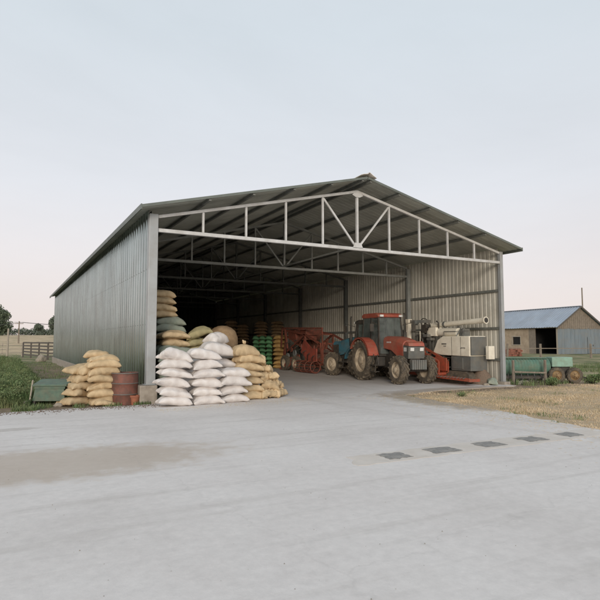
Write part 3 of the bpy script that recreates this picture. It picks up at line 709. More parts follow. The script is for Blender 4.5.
def tractor(name, loc, rz, paint, label, big=True, s=1.0):
    t = empty(name, loc, rz, label, 'tractor')
    R1, w1, R2, w2, wb = .85, .46, .54, .33, 2.58
    if not big: R1, w1, R2, w2, wb = .68, .34, .55, .28, 1.95
    for sd in (-1, 1):
        wheel(t, 0, sd*.76, R1, w1, R1*.60, sd, M['rim'], 20, .04)
        wheel(t, wb, sd*.62, R2, w2, R2*.58, sd, M['rim'], 16, .03)
        fender(t, 0, R1, R1+.10, sd*1.03, sd*.56, math.radians(12), math.radians(150), paint)
    hx0 = wb-(1.5 if big else 1.3); hx1 = wb+(.26 if big else .22); hb = 1.0; ht0 = 1.84; ht1 = 1.66
    # hood: lofted so the sides curve in to the top
    V = []; F = []
    secs = [(hx0-.12, ht0, .36, hb+.34), (hx0+.5, ht0-.02, .37, hb+.27), (hx1-.75, ht0-.08, .37, hb+.02), (hx1-.35, ht1, .36, hb-.05)]
    for (x, zt_, w_, zb) in secs:
        V += [(x, -w_, zb), (x, -w_, zt_-.16), (x, -w_*.86, zt_-.05), (x, -w_*.5, zt_), (x, w_*.5, zt_), (x, w_*.86, zt_-.05), (x, w_, zt_-.16), (x, w_, zb)]
    for i in range(len(secs)-1):
        for j in range(8): a = i*8; F.append((a+j, a+(j+1) % 8, a+8+(j+1) % 8, a+8+j))
    F += [tuple(range(8)), tuple(range(24, 32))]
    mb = MB(); mb.add(V, F); hood = mb.build('hood', paint, t, bevel=.02)
    mb = MB(); mb.prism([(hx1-.352, ht1-.16), (hx1-.12, ht1-.03), (hx1+.02, ht1-.10), (hx1+.06, ht1-.22), (hx1-.352, ht1-.18)], -.345, .345)
    mb.build('hood_nose', paint, t, bevel=.025)
    # grille box with slats, lamps
    mb = MB(); mb.prism([(hx1-.349, hb-.03), (hx1+.0, hb-.03), (hx1+.05, ht1-.24), (hx1-.349, ht1-.19)], -.35, .35)
    for i in range(9):
        z = hb+.04+i*.05
        mb.b2((hx1-.33, -.365, z), (hx1+.03, .365, z+.018))
    gr = mb.build('grille', M['machgrey'] if big else M['black'], t)
    for sd in (-1, 1):
        mb = MB(); T = Matrix.Translation((hx1+.06, sd*.21, ht1-.34)) @ Matrix.Rotation(.12, 4, 'Y'); mb.box((0, 0, 0), (.04, .16, .13), T); mb.build('headlight', M['lamp'], gr, bevel=.01)
    mb = MB(); mb.b2((hx1-.28, -.375, ht1-.42), (hx1-.10, -.366, ht1-.27)); mb.build('side_lamp', M['lamp'], gr)
    # chassis, engine
    mb = MB(); mb.b2((-.35, -.24, .55), (hx0+.2, .24, 1.12)); mb.b2((hx0+.1, -.22, .62), (hx1-.05, .22, 1.02)); mb.b2((hx0+.2, -.28, .8), (hx0+.75, .28, 1.3))
    mb.box((0, 0, R1), (.42, 1.2, .34)); mb.build('chassis', M['black'], t, bevel=.03)
    mb = MB(); mb.bar((wb, -.66, R2), (wb, .66, R2), .15, .15); mb.box((wb, 0, R2+.12), (.3, .3, .3)); mb.build('front_axle', M['black'], t, bevel=.02)
    mb = MB()
    for i in range(7): mb.b2((hx1+.02, -.32+i*.093, .56), (hx1+.24, -.32+i*.093+.08, .93))
    mb.b2((hx1-.3, -.2, .70), (hx1+.05, .2, .9)); mb.build('front_weights', M['machgrey'] if big else M['black'], t, bevel=.02)
    # fuel tank and steps below the cab door
    for sd in (-1, 1):
        mb = MB(); mb.b2((.62, min(sd*.35, sd*.72), .62), (1.12, max(sd*.35, sd*.72), 1.0)); mb.build('tank', M['black'], t, bevel=.04)
        mb = MB()
        for z in (.40, .66): mb.b2((.92, min(sd*.74, sd*.98), z), (1.30, max(sd*.74, sd*.98), z+.03))
        mb.bar((.94, sd*.96, .40), (.94, sd*.80, 1.1), .03); mb.bar((1.28, sd*.96, .40), (1.28, sd*.80, 1.1), .03); mb.build('step', M['black'], t)
    # cab
    cx0, cx1 = -.42, hx0-.10; zb, zt_ = 1.12, 2.62; zr = 2.62
    if not big: zt_ = zr = 2.42
    P = {}
    for sd in (-1, 1):
        P[sd] = [(cx0-.08, sd*.58, zb+.35), (cx0+.02, sd*.54, zt_), (cx1+.02, sd*.56, zb), (cx1-.12, sd*.52, zt_), (.32, sd*.60, zb), (.32, sd*.55, zt_)]
    for sd in (-1, 1):
        a = P[sd]
        for i in (0, 2, 4):
            mb = MB(); mb.bar(a[i], a[i+1], .06, .06, (1, 0, 0)); mb.build('cab_pillar', M['black'], t)
        mb = MB(); mb.add([a[4], a[2], a[3], a[5]], [(0, 1, 2, 3)]); g1 = mb.build('cab_door', M['glass'], t); g1.modifiers.new('S', 'SOLIDIFY').thickness = .012
        hb_ = MB(); hb_.bar((.42, sd*.615, 1.5), (.42, sd*.60, 1.75), .025); hb_.build('handle', M['black'], g1)
        mb = MB(); mb.add([a[0], a[4], a[5], a[1]], [(0, 1, 2, 3)]); g2 = mb.build('side_window', M['glass'], t); g2.modifiers.new('S', 'SOLIDIFY').thickness = .012
    mb = MB(); mb.add([P[-1][2], P[1][2], P[1][3], P[-1][3]], [(0, 1, 2, 3)]); g = mb.build('windscreen', M['glass'], t); g.modifiers.new('S', 'SOLIDIFY').thickness = .012
    mb = MB(); mb.add([P[-1][0], P[1][0], P[1][1], P[-1][1]], [(0, 1, 2, 3)]); g = mb.build('rear_window', M['glass'], t); g.modifiers.new('S', 'SOLIDIFY').thickness = .012
    mb = MB(); mb.b2((cx0-.02, -.56, zb-.1), (cx1, .56, zb+.02)); mb.b2((cx1-.16, -.5, zb+.02), (cx1-.02, .5, zb+.45)); mb.build('cab_floor', M['black'], t)
    mb = MB(); mb.prism([(cx0-.14, zr+.02), (cx0-.12, zr+.13), (cx0+.05, zr+.19), (cx1-.25, zr+.19), (cx1-.06, zr+.13), (cx1-.0, zr+.02), (cx1-.15, zr-.02), (cx0, zr-.02)], -.58, .58)
    rf = mb.build('cab_roof', paint if big else M['black'], t, bevel=.05)
    for sd in (-1, 1):
        mb = MB(); mb.box((cx1+.02, sd*.45, zr+.06), (.07, .16, .09)); mb.build('work_lamp', M['lamp'], rf, bevel=.01)
    mb = MB(); mb.b2((.05, -.25, zb+.25), (.5, .25, zb+.38)); mb.box((.03, 0, zb+.65), (.12, .46, .6)); mb.build('seat', M['black'], t, bevel=.04)
    mb = MB(); T = Matrix.Translation((cx1-.32, 0, zb+.62)) @ Matrix.Rotation(-.6, 4, 'Y')
    mb.lathe([(.19+.018*math.cos(q), .018*math.sin(q)) for q in (i*PI/3 for i in range(6))], 20, T, closed=True)
    mb.bar((cx1-.32, 0, zb+.62), (cx1-.14, 0, zb+.30), .04); mb.build('steering_wheel', M['black'], t)
    ey = .44
    mb = MB(); mb.tube([(hx0+.25, ey, 1.45), (hx0+.25, ey, 2.0), (hx0+.25, ey, 2.02), (hx0+.25, ey, 2.70), (hx0+.20, ey, 2.78)], [.075, .075, .035, .035, .035], 12)
    mb.build('exhaust', M['black'], t, smooth=True)
    for sd in (-1, 1):
        mb = MB(); mb.tube([(cx1-.08, sd*.6, 2.3), (cx1+.16, sd*.98, 2.42), (cx1+.16, sd*.98, 2.2)], .014, 6); mb.box((cx1+.16, sd*.98, 2.18), (.04, .17, .30)); mb.build('mirror', M['black'], t)
    # hitch at the back
    mb = MB()
    for sd in (-1, 1): mb.bar((-.25, sd*.3, .6), (-.95, sd*.38, .45), .06); mb.bar((-.3, sd*.28, 1.1), (-.7, sd*.34, .5), .04)
    mb.build('hitch', M['black'], t)
    if big:
        for sd in (-1, 1):
            mb = MB()
            for i, wd in enumerate((.05, .05, .03, .05, .04)): mb.b2((hx0+.18+i*.075, min(sd*.372, sd*.376), ht0-.28), (hx0+.18+i*.075+wd, max(sd*.372, sd*.376), ht0-.22))
            mb.build('hood_lettering', M['lamp'], hood)
    return t
tr = tractor('red_tractor', (10.66, 4.38, .02), -PI/2-.13, M['red'], 'red farm tractor with a cab and dusty tan wheels, parked nose out')
bt = tractor('blue_tractor', (11.38, 5.98, .02), PI/2+.2, M['bluep'], 'faded blue tractor half hidden behind the red tractor', big=False)

# combine beside the right wall
cb = empty('combine_harvester', (12.35, 2.0, .02), 0, 'cream and grey combine harvester with an orange-red header by the right wall', 'combine harvester')
def cbuild(mb, n, m, par=None, **k): return mb.build(n, m, par or cb, **k)
# local coords: y along the wall (-y towards the opening), x towards the wall
mb = MB(); mb.add([(-.42, -1.55, 1.05), (-.42, .0, 1.08), (-.42, .48, 1.16), (-.42, .20, 1.68), (-.42, -.1, 1.83), (-.42, -1.55, 1.83),
                   (.45, -1.55, 1.05), (.45, .0, 1.08), (.45, .48, 1.16), (.45, .20, 1.68), (.45, -.1, 1.83), (.45, -1.55, 1.83)],
                  [(0, 1, 2, 3, 4, 5), (11, 10, 9, 8, 7, 6)]+[(i, (i+1) % 6, (i+1) % 6+6, i+6) for i in range(6)])
hood = cbuild(mb, 'engine_cover', M['cream'], bevel=.03)
mb = MB()
for i in range(3): mb.b2((-.43, -.30+i*.05, 1.42), (-.421, -.27+i*.05, 1.46))
mb.b2((-.43, -.32, 1.50), (-.421, -.05, 1.55)); cbuild(mb, 'cover_lettering', M['machgrey'], hood)
mb = MB(); mb.b2((-.40, -1.58, .50), (.45, -.55, 1.048)); mb.b2((-.43, -1.20, .56), (-.402, -.65, 1.0)); mb.b2((-.38, -1.62, 1.1), (.43, -1.552, 1.80)); cbuild(mb, 'side_panel', M['machgrey'], bevel=.02)
mb = MB(); mb.b2((-.36, -.08, .5), (.4, 1.3, 1.04)); mb.b2((-.30, -.7, .95), (.3, .9, 1.0)); cbuild(mb, 'chassis', M['black'], bevel=.02)
mb = MB()
for i in range(5): mb.tube([(-.5, -.15+i*.2, .60), (-.5, -.05+i*.2, .95)], .03, 6)
mb.lathe([(0, -.03), (.24, -.03), (.24, .03), (0, .03)], 20, Matrix.Translation((-.44, .15, .80)) @ Matrix.Rotation(PI/2, 4, 'Y'))
mb.lathe([(0, -.03), (.13, -.03), (.13, .03), (0, .03)], 16, Matrix.Translation((-.44, .72, .92)) @ Matrix.Rotation(PI/2, 4, 'Y'))
cbuild(mb, 'belt_pulleys', M['black'])
mb = MB(); mb.b2((.12, -2.0, .95), (.42, -1.83, 1.45)); cbuild(mb, 'rear_box', M['cream'], bevel=.02)
mb = MB(); mb.tube([(.02, 1.45, 2.26), (.02, -1.95, 2.42)], .105, 20); a = cbuild(mb, 'unloading_auger', M['cream'], smooth=False)
mb = MB(); mb.tube([(.02, -1.93, 2.418), (.02, -1.99, 2.42)], .135, 20); cbuild(mb, 'collar', M['cream'], a)
mb = MB(); mb.tube([(.02, -1.955, 2.4195), (.02, -2.0, 2.4213)], .10, 20); cbuild(mb, 'mouth', M['black'], a)
mb = MB(); mb.tube([(.02, .15, 2.32), (.02, .25, 2.315)], .13, 20); cbuild(mb, 'collar', M['machgrey'], a)
mb = MB(); mb.tube([(-.16, -.75, 1.98), (-.16, .9, 2.0)], .17, 20); mb.b2((-.36, .35, 1.84), (-.02, .8, 2.20)); cbuild(mb, 'grain_cylinder', M['cream'], bevel=.01)
mb = MB()
mb.bar((-.3, -1.1, 1.84), (-.05, -.95, 2.2), .05); mb.bar((-.3, -.75, 1.84), (-.1, -.9, 2.2), .05); mb.b2((-.22, -1.02, 1.835), (.15, -.86, 2.12)); cbuild(mb, 'auger_cradle', M['machgrey'])
for (y, z) in ((-.45, 1.84), (1.0, 1.3)): mb = MB(); mb.bar((.02, y, z), (.02, y-.1, 2.24), .06); cbuild(mb, 'auger_bracket', M['machgrey'])
# operator post: cream upright, arm, seat, levers
mb = MB(); mb.b2((-.62, 1.75, 1.0), (-.46, 1.92, 2.45)); mb.b2((-.64, 1.72, 2.42), (-.44, 1.98, 2.58)); cbuild(mb, 'upright', M['cream'], bevel=.015)
mb = MB(); mb.bar((-.54, 1.8, 2.48), (-.2, .85, 2.46), .10, .12); mb.lathe([(0, -.1), (.11, -.1), (.11, .1), (0, .1)], 14, Matrix.Translation((-.46, 1.5, 2.42)) @ Matrix.Rotation(PI/2, 4, 'Y')); cbuild(mb, 'arm', M['machgrey'])
mb = MB(); mb.b2((-.35, 1.45, 1.25), (.1, 1.9, 1.38)); mb.box((-.12, 1.42, 1.65), (.44, .1, .55)); cbuild(mb, 'seat', M['black'], bevel=.03)
mb = MB()
for i in range(4): mb.tube([(-.35+i*.1, 1.95, 1.1), (-.40+i*.1, 2.0, 1.62)], .013, 6); mb.box((-.40+i*.1, 2.0, 1.64), (.04, .04, .06))
mb.b2((-.45, 1.3, .95), (.3, 2.3, 1.05)); mb.b2((-.4, 1.9, 1.05), (.2, 2.2, 1.25)); cbuild(mb, 'control_deck', M['black'], bevel=.01)
mb = MB(); T = Matrix.Translation((-.2, 1.15, 2.35)); mb.lathe([(.26+.02*math.cos(q), .02*math.sin(q)) for q in (i*PI/3 for i in range(6))], 22, T @ Matrix.Rotation(1.2, 4, 'Y'), closed=True)
mb.tube([(-.2, 1.15, 1.9), (-.2, 1.15, 2.5)], .05, 8); mb.box((-.2, 1.1, 2.15), (.3, .3, .35)); cbuild(mb, 'air_cleaner', M['black'])
ec = random.Random(4)
mb = MB()
for i in range(16):
    y = ec.uniform(.3, 1.7); z = ec.uniform(1.0, 2.15); x = ec.uniform(-.55, -.2)
    mb = MB()
    if i % 3: mb.tube([(x, y, z), (x+ec.uniform(-.05, .1), y+ec.uniform(-.35, .35), z+ec.uniform(-.3, .3))], ec.uniform(.015, .045), 7); cbuild(mb, 'engine_pipe', M['black'])
    else: mb.box((x, y, z), (ec.uniform(.1, .25), ec.uniform(.12, .3), ec.uniform(.1, .3))); cbuild(mb, 'engine_block', M['machgrey' if i % 2 else 'black'], bevel=.02)
for y in (-1.1, -.62): mb = MB(); mb.b2((-.427, y, 1.08), (-.4205, y+.012, 1.80)); mb.build('panel_seam', M['black'], hood)
mb = MB(); mb.tube([(-.46, -1.35, 1.35), (-.46, -1.35, 1.38), (-.46, -1.15, 1.38), (-.46, -1.15, 1.35)], .010, 6); mb.build('handle', M['black'], hood)
mb = MB(); mb.tube([(-.38, -1.5, 1.83), (-.38, -1.5, 2.02), (-.38, -.15, 2.02), (-.38, -.15, 1.83)], .014, 6); cbuild(mb, 'guard_rail', M['machgrey'])
mb = MB(); mb.tube([(-.46, -.5, .9), (-.55, .1, .75), (-.5, .6, 1.0), (-.35, .8, 1.5)], .02, 6); cbuild(mb, 'hydraulic_hose', M['black'], smooth=True)
mb = MB(); mb.tube([(-.44, -.55, .62), (-.62, .3, .55), (-.55, .9, .95)], .018, 6); cbuild(mb, 'hydraulic_hose', M['black'], smooth=True)
mb = MB(); mb.tube([(-.2, .35, 1.85), (-.2, .35, 2.38), (-.25, .42, 2.46)], .035, 10); cbuild(mb, 'exhaust', M['black'], smooth=True)
mb = MB(); mb.tube([(-.5, 1.15, 1.0), (-.5, 1.15, 2.05), (-.5, 1.75, 2.05), (-.5, 1.75, 1.0)], .018, 6); cbuild(mb, 'hand_rail', M['cream'], smooth=False)
mb = MB(); mb.b2((-.60, -.5, .46), (-.56, .35, .98)); cbuild(mb, 'belt_guard', M['orange'], bevel=.02)
# header: red side plates in open lattice, reel bars, knife platform
hd = MB(); hd.prism([(0, 0), (1, 0)], 0, 0) if False else None
def lat(x):
    m_ = MB(); A = [(-.45, .85), (.95, 1.38), (1.15, 1.30), (1.25, .45), (.5, .30), (-.45, .42)]
    for (y0, z0), (y1, z1) in zip(A, A[1:]+A[:1]): m_.bar((x, y0, z0), (x, y1, z1), .05, .09)
    for (y0, z0), (y1, z1) in (((.95, 1.38), (.5, .30)), ((.15, 1.08), (.5, .30)), ((-.3, .66), (1.15, .9)), ((.15, 1.08), (-.25, .42))): m_.bar((x, y0, z0), (x, y1, z1), .04, .06)
    m_.add([(x+.03, -.42, .42), (x+.03, -.42, .8), (x+.03, .1, .95), (x+.03, .25, .35)], [(0, 1, 2, 3)])
    m_.add([(x+.03, .45, .32), (x+.03, .7, .9), (x+.03, 1.2, .85), (x+.03, 1.22, .45)], [(0, 1, 2, 3)])
    return m_
HX = -.98
h_ = lat(HX); header = cbuild(h_, 'header', M['orange'])
lat(-.50).build('header_frame', M['orange'], header)
mb = MB()
for k in range(6):
    a = k*PI/3; mb.tube([(HX+.05, .62+.30*math.cos(a), .85+.30*math.sin(a)), (-.52, .62+.30*math.cos(a), .85+.30*math.sin(a))], .022, 6)
mb.tube([(HX, .62, .85), (-.5, .62, .85)], .045, 10); mb.build('reel', M['rustred'], header)
mb = MB(); mb.b2((HX+.04, -.4, .32), (-.52, 1.2, .40)); mb.bar((HX-.02, 1.5, .34), (HX-.02, -2.1, .22), .05, .12); mb.bar((HX+.4, 1.5, .30), (HX+.3, -1.9, .20), .05, .08)
mb.b2((HX, -2.1, .15), (HX+.5, -2.0, .25)); mb.b2((HX+.02, -1.95, .19), (HX+.45, -.42, .215)); mb.build('cutter_platform', M['orange'], header)
mb = MB()
for i in range(14): mb.bar((HX-.04, -1.9+i*.17, .30), (HX-.16, -1.9+i*.17, .27), .035, .02)
mb.build('knife_guard', M['machgrey'], header)
mb = MB()
for sx in (-.28, .28):      # rubber tracks
    mb.prism([(-1.5, .10), (-1.35, .0), (1.1, 0), (1.3, .12), (1.28, .38), (1.1, .48), (-1.35, .48), (-1.52, .35)], sx-.17, sx+.17, Matrix(((0, 1, 0, 0), (1, 0, 0, 0), (0, 0, 1, 0), (0, 0, 0, 1))))
    for i in range(16): mb.b2((sx-.19, -1.4+i*.165, -.004), (sx+.19, -1.4+i*.165+.07, .02))
cbuild(mb, 'crawler_track', M['tyre'])

# red potato harvester behind the tractors
hv = empty('trailed_harvester', (11.65, 11.35, .02), 0, 'rusty red trailed harvester, a tangle of frames, chains and rollers in the shade', 'harvester')
mb = MB()
for x in (-1.0, .75):
    for a, b in (((-2.2, .45), (2.3, .45)), ((-2.2, .45), (-1.9, 1.5)), ((-1.9, 1.5), (-.3, 2.0)), ((-.3, 2.0), (1.9, 2.25)), ((1.9, 2.25), (2.3, .45)), ((-.4, .45), (-.3, 2.0)), ((-.3, 2.0), (2.2, .9)), ((-1.9, 1.5), (-.4, .45))):
        mb.bar((x, a[0], a[1]), (x, b[0], b[1]), .08, .10)
for y, z in ((-2.2, .45), (2.3, .45), (1.9, 2.25), (-1.9, 1.5), (-.3, 2.0)): mb.bar((-1.0, y, z), (.75, y, z), .08, .08)
mb.build('frame', M['rustred'], hv)
mb = MB(); mb.bar((-1.12, -2.35, 2.28), (-1.12, 2.2, 2.38), .07, .09); mb.bar((-1.12, 1.9, 2.38), (-1.12, 1.55, 1.2), .10, .10); mb.bar((-1.12, 2.2, 2.38), (-1.05, 2.5, 1.3), .08); mb.bar((-1.12, -2.3, 2.3), (-1.0, -2.2, .5), .06)
mb.build('top_boom', M['rustred'], hv)
mb = MB(); T = Matrix.Translation((-1.05, -.55, 1.15)) @ Matrix.Rotation(.5, 4, 'X'); mb.box((0, 0, 0), (.05, 1.0, .8), T); mb.b2((-1.1, -1.7, .55), (-1.04, -.9, 1.25)); mb.build('side_plate', M['rustpl'], hv, bevel=.015)
mb = MB()
for k in range(22):
    y = -1.9+k*.19; z = .55+k*.065; mb.tube([(-.95, y, z), (.7, y, z)], .022, 6)
for x in (-.9, .65): mb.bar((x, -1.95, .53), (x, 2.1, 1.93), .05, .07)
mb.build('web_conveyor', M['rustred'], hv)
mb = MB()      # cage roller at the near lower edge
for k in range(12):
    a = 2*PI*k/12; mb.tube([(-1.25, -2.0, .34), (-1.25, -2.0, .34)], .01, 4) if False else None
    mb.tube([(-1.42, -2.15, .33), (-1.42, -.35, .33)], .03, 6) if k == 0 else None
    mb.bar((-1.42+.29*math.cos(a), -2.15, .33+.29*math.sin(a)), (-1.42+.29*math.cos(a), -.35, .33+.29*math.sin(a)), .03, .03)
for y in (-2.15, -1.55, -.95, -.35):
    mb.lathe([(.29+.025*math.cos(q), .025*math.sin(q)) for q in (i*PI/2 for i in range(4))], 18, Matrix.Translation((-1.42, y, .33)) @ Matrix.Rotation(PI/2, 4, 'X'), closed=True)
mb.build('cage_roller', M['rustred'], hv)
for i in range(5):
    y = .3+i*.42
    mb = MB(); mb.lathe([(0, -.03), (.14+.03*(i % 2), -.03), (.14+.03*(i % 2), .03), (0, .03)], 16, Matrix.Translation((-1.09, y, .8+.18*(i % 3))) @ Matrix.Rotation(PI/2, 4, 'Y')); mb.build('sprocket', M['greysteel' if i % 2 else 'rustred'], hv)
for y in (.3, 1.6):
    wheel(hv, 0, 0, .42, .26, .24, -1, M['rim'], 14, .02)
    w_ = hv.children[-1]; w_.rotation_euler.z = PI/2; w_.location = (-1.22, y+0, 0)
mb = MB()
for i in range(7): mb.tube([(-1.0, -1.6+i*.5, 1.0+.1*i), (-1.2, -1.4+i*.5, .8+.12*i), (-1.06, -1.2+i*.5, .5+.05*i)], .022, 6)
mb.build('hose', M['black'], hv, smooth=True)
mb = MB(); mb.b2((-.9, -.2, 1.7), (-.2, .5, 2.25)); mb.prism([(-.9, 1.7), (.6, 1.7), (.8, 2.3), (-1.0, 2.3)], .9, 1.8); mb.build('hopper', M['rustred'], hv, bevel=.02)
mb = MB()
hr = random.Random(9)
for i in range(16):      # belts, links and stays inside the frame
    y = hr.uniform(-2, 1.9); x = hr.uniform(-.95, -.3); z = hr.uniform(.5, 1.7); mb.bar((x, y, z), (x+hr.uniform(-.1, .1), y+hr.uniform(-.7, .7), z+hr.uniform(-.5, .5)), hr.uniform(.03, .09), hr.uniform(.03, .12))
for i in range(8):
    mb.bar((-1.3, 2.2-i*.1, .06+.0*i), (-1.0, 1.4-i*.15, .75), .03, .05)
mb.build('digging_tine', M['rustred'], hv)

# green seeder right of the shed
sd = empty('seed_drill', (15.2, .28, 0), -.49, 'old green seed drill with ribbed hopper and two rusty wheels beyond the shed post', 'seed drill')
V = []
mb = MB(); prof = [(0, -1.25), (.30, -1.25)]
for i in range(15): prof += [(.335, -1.23+i*.12), (.335, -1.23+i*.12+.05), (.352, -1.23+i*.12+.06), (.352, -1.23+i*.12+.11)]
prof += [(.335, .56), (.30, .57), (0, .57)]
mb.lathe(prof, 28, Matrix.Translation((0, 0, .62)) @ Matrix.Rotation(PI/2, 4, 'Y'))
mb.build('hopper', M['machgreen'], sd, bevel=.01)
mb = MB(); mb.b2((-1.2, -.16, .96), (.5, .16, 1.0)); mb.build('hopper_lid', M['machgreen'], sd, bevel=.01)
mb = MB(); mb.b2((.60, -.38, .64), (1.42, .25, 1.02)); mb.build('seed_box', M['mint'], sd, bevel=.02)
mb = MB(); mb.bar((-1.3, -.35, .22), (1.5, -.35, .22), .06, .08); mb.bar((-1.3, .35, .22), (1.5, .35, .22), .06, .08)
for x in (-1.2, -.3, .6, 1.3): mb.bar((x, -.33, .22), (x, .33, .22), .05, .05)
mb.b2((.66, -.25, .24), (1.36, .2, .636)); mb.b2((-1.2, -.26, .2), (.5, .26, .30)); mb.build('frame', M['black'], sd)
for i in range(7):
    mb = MB(); mb.tube([(-1.1+i*.26, -.2, .43), (-1.1+i*.26, -.3, .22), (-1.1+i*.26, -.26, .06)], .022, 6); mb.lathe([(0, -.008), (.13, -.006), (.13, .006), (0, .008)], 14, Matrix.Translation((-1.1+i*.26, -.26, .13)) @ Matrix.Rotation(PI/2, 4, 'Y')); mb.build('disc_coulter', M['machgrey'], sd)
for x in (.72, 1.42):
    wheel(sd, x, -.46, .31, .16, .19, -1, M['rimy'], 14, .015)

mb = MB(); mb.bar((1.42, -.02, .26), (2.15, .1, .18), .07, .07); mb.bar((1.42, .3, .26), (2.15, .14, .18), .05, .05); mb.build('drawbar', M['black'], sd)
# ------------------------------------------------------------------ fences, poles
def post(mb, x, y, h, w=.10, z=0): mb.box((x, y, z+h/2-.05), (w, w, h+.1), None, .9)
def railfence(name, pts, h, rails, m, label, w=.11, rw=.09, group=None, lean=0):
    f = empty(name, (pts[0][0], pts[0][1], 0), 0, label, 'fence', group); ox, oy = pts[0][:2]
    for i, (x, y) in enumerate(pts):
        z = ghf(x, y); mb = MB(); hh = h*(1+.08*noise.noise((i*3.1, 0, 0)))
        mb.bar((x-ox, y-oy, z-.1), (x-ox+lean*noise.noise((i*1.7, 2, 0)), y-oy, z+hh), w, w); mb.build('post', m, f, bevel=.01)
    for (x0, y0), (x1, y1) in zip(pts, pts[1:]):
        for r in rails:
            j = .05*noise.noise((x0, r, 0)); mb = MB()
            mb.bar((x0-ox, y0-oy-.06, ghf(x0, y0)+r+j), (x1-ox, y1-oy-.06, ghf(x1, y1)+r-j), .03 if rw > .03 else .012, rw); mb.build('rail', m, f)
    return f
railfence('rail_fence', [(13.85, .10), (15.02, -.42)], .92, (.45,), M['greywood'], 'low grey timber rail fence in front of the green seed drill', .08, .06)
railfence('field_fence', [(36.6, 25.4), (40.2, 23.5), (43.2, 22.0), (47.5, 19.6), (52.5, 16.4), (58, 13)], 1.4, (.95,), M['greywood'], 'grey post and rail fence crossing the field before the old barn', .16, .07, lean=.3)
railfence('cattle_pen', [(-1.9, 48.5), (-1.3, 45.2), (-.75, 41.8), (-.2, 38.4), (.6, 37.4)], 1.55, (.3, .6, .9, 1.2, 1.5), M['darkwood'], 'dark old plank pen beyond the far end of the long wall', .14, .14)
railfence('wire_fence', [(-13, 44), (-9.6, 47), (-6.6, 49.8), (-3.8, 52.3), (-1.9, 54)], 1.5, (.4, .8, 1.2), M['palewood'], 'pale wooden paddock fence at the left edge of the field', .10, .05)
o = MB(); o.tube([(0, 0, -.1), (.03, 0, 2.9)], [.11, .08], 8); tag(o.build('gate_post', M['palewood'], loc=(-3.35, 46.6, 0)), 'tall weathered post at the left corner of the cattle pen', 'post')
def utility_pole(x, y, h, label, arms=True, wire_to=None):
    p = empty('utility_pole', (x, y, ghf(x, y)), 0, label, 'utility pole', 'utility poles across the fields')
    mb = MB(); mb.tube([(0, 0, -.3), (0, 0, h)], [.17, .11], 10); mb.build('pole_shaft', M['greywood'], p)
    if arms:
        mb = MB(); mb.bar((-.8, 0, h-.5), (.8, 0, h-.5), .1, .12); mb.build('crossarm', M['greywood'], p)
        for s in (-.7, 0, .7): mb = MB(); mb.tube([(s, 0, h-.44), (s, 0, h-.25)], .05, 6); mb.build('insulator', M['lamp'], p)
    return p
utility_pole(98.4, 55.4, 12.4, 'tall bare utility pole rising behind the blue roofed barn', False)
pls = [(-2.3, 112), (7.0, 150)]
utility_pole(-1.2, 112, 4.6, 'thin utility pole in the field right of the big tree')
utility_pole(-14, 118, 4.9, 'utility pole at the far left edge of the field')
wz = MB()
for s in (-.7, 0, .7):
    p0 = Vector((-1.2+s, 112, ghf(-1.2, 112)+4.4)); p1 = Vector((-14+s, 118, ghf(-14, 118)+4.6)); p2 = Vector((30+s, 100, 5.8))
    for a, b in ((p0, p1), (p0, p2)):
        wz.tube([a.lerp(b, i/10)-Vector((0, 0, 1.0*math.sin(PI*i/10))) for i in range(11)], .02, 4, False)
tag(wz.build('overhead_wire', M['wire']), 'thin overhead wires crossing the field at left', 'wires')
# pale boulder by the wall end
rock(-.95, 33.9, .36, 'large pale boulder by the far corner of the long wall', seed=14, sq=1.0)

# ------------------------------------------------------------------ old barn, right
bx = Vector((7.23, -1.03)).normalized(); bl = Vector((1.99, 13.9)).normalized()
ang = math.atan2(bx.y, bx.x)
bn = empty('old_barn', (58.4, 31.4, 0), ang, 'old barn with blue-grey metal roof, cream side wall and dark open doorway', 'barn')
BW, BL, BE, BR = 7.3, 15.0, 3.6, 6.05
# local: x across gable, y along barn
gab = lambda: None
mb = MB()      # side wall with window and doorway (door y .15..4.0, window y 8.2..9.8), shed wall at x=0
def wallrects(mb, x0, x1, rects):
    for (y0, z0, y1, z1) in rects: mb.b2((x0, y0, z0), (x1, y1, z1))
wallrects(mb, 0, .22, [(4.6, 0, 6.6, BE), (6.6, 0, 8.1, 1.2), (6.6, 2.25, 8.1, BE), (8.1, 0, BL, BE), (0.25, BE-.25, 4.6, BE)])
mb.build('side_wall', M['barnwall'], bn)
mb = MB(); mb.b2((-.06, 3.75, 0), (-.004, 4.9, BE-.02)); mb.build('barn_door', M['greywood'], bn)
mb = MB()
for a, b in (((6.48, 1.08), (8.22, 1.2)), ((6.48, 2.25), (8.22, 2.37)), ((6.48, 1.2), (6.6, 2.25)), ((8.1, 1.2), (8.22, 2.25))): mb.b2((-.05, a[0], a[1]), (.1, b[0], b[1]))
wn = mb.build('window', M['palewood'], bn); mb = MB(); mb.b2((.10, 6.6, 1.2), (.12, 8.1, 2.25)); mb.build('pane', M['hole'], wn)
mb = MB(); mb.b2((BW-.2, 0.1, 0), (BW, BL, BE)); mb.b2((.23, BL-.2, 0), (BW-.21, BL, BE)); mb.build('side_wall', M['barnwall'], bn)
mb = MB(); mb.b2((.0, -.02, 0), (.22, .24, BE)); mb.build('corner_post', M['palewood'], bn)
mb = MB()      # gable: vertical boards
n = 22
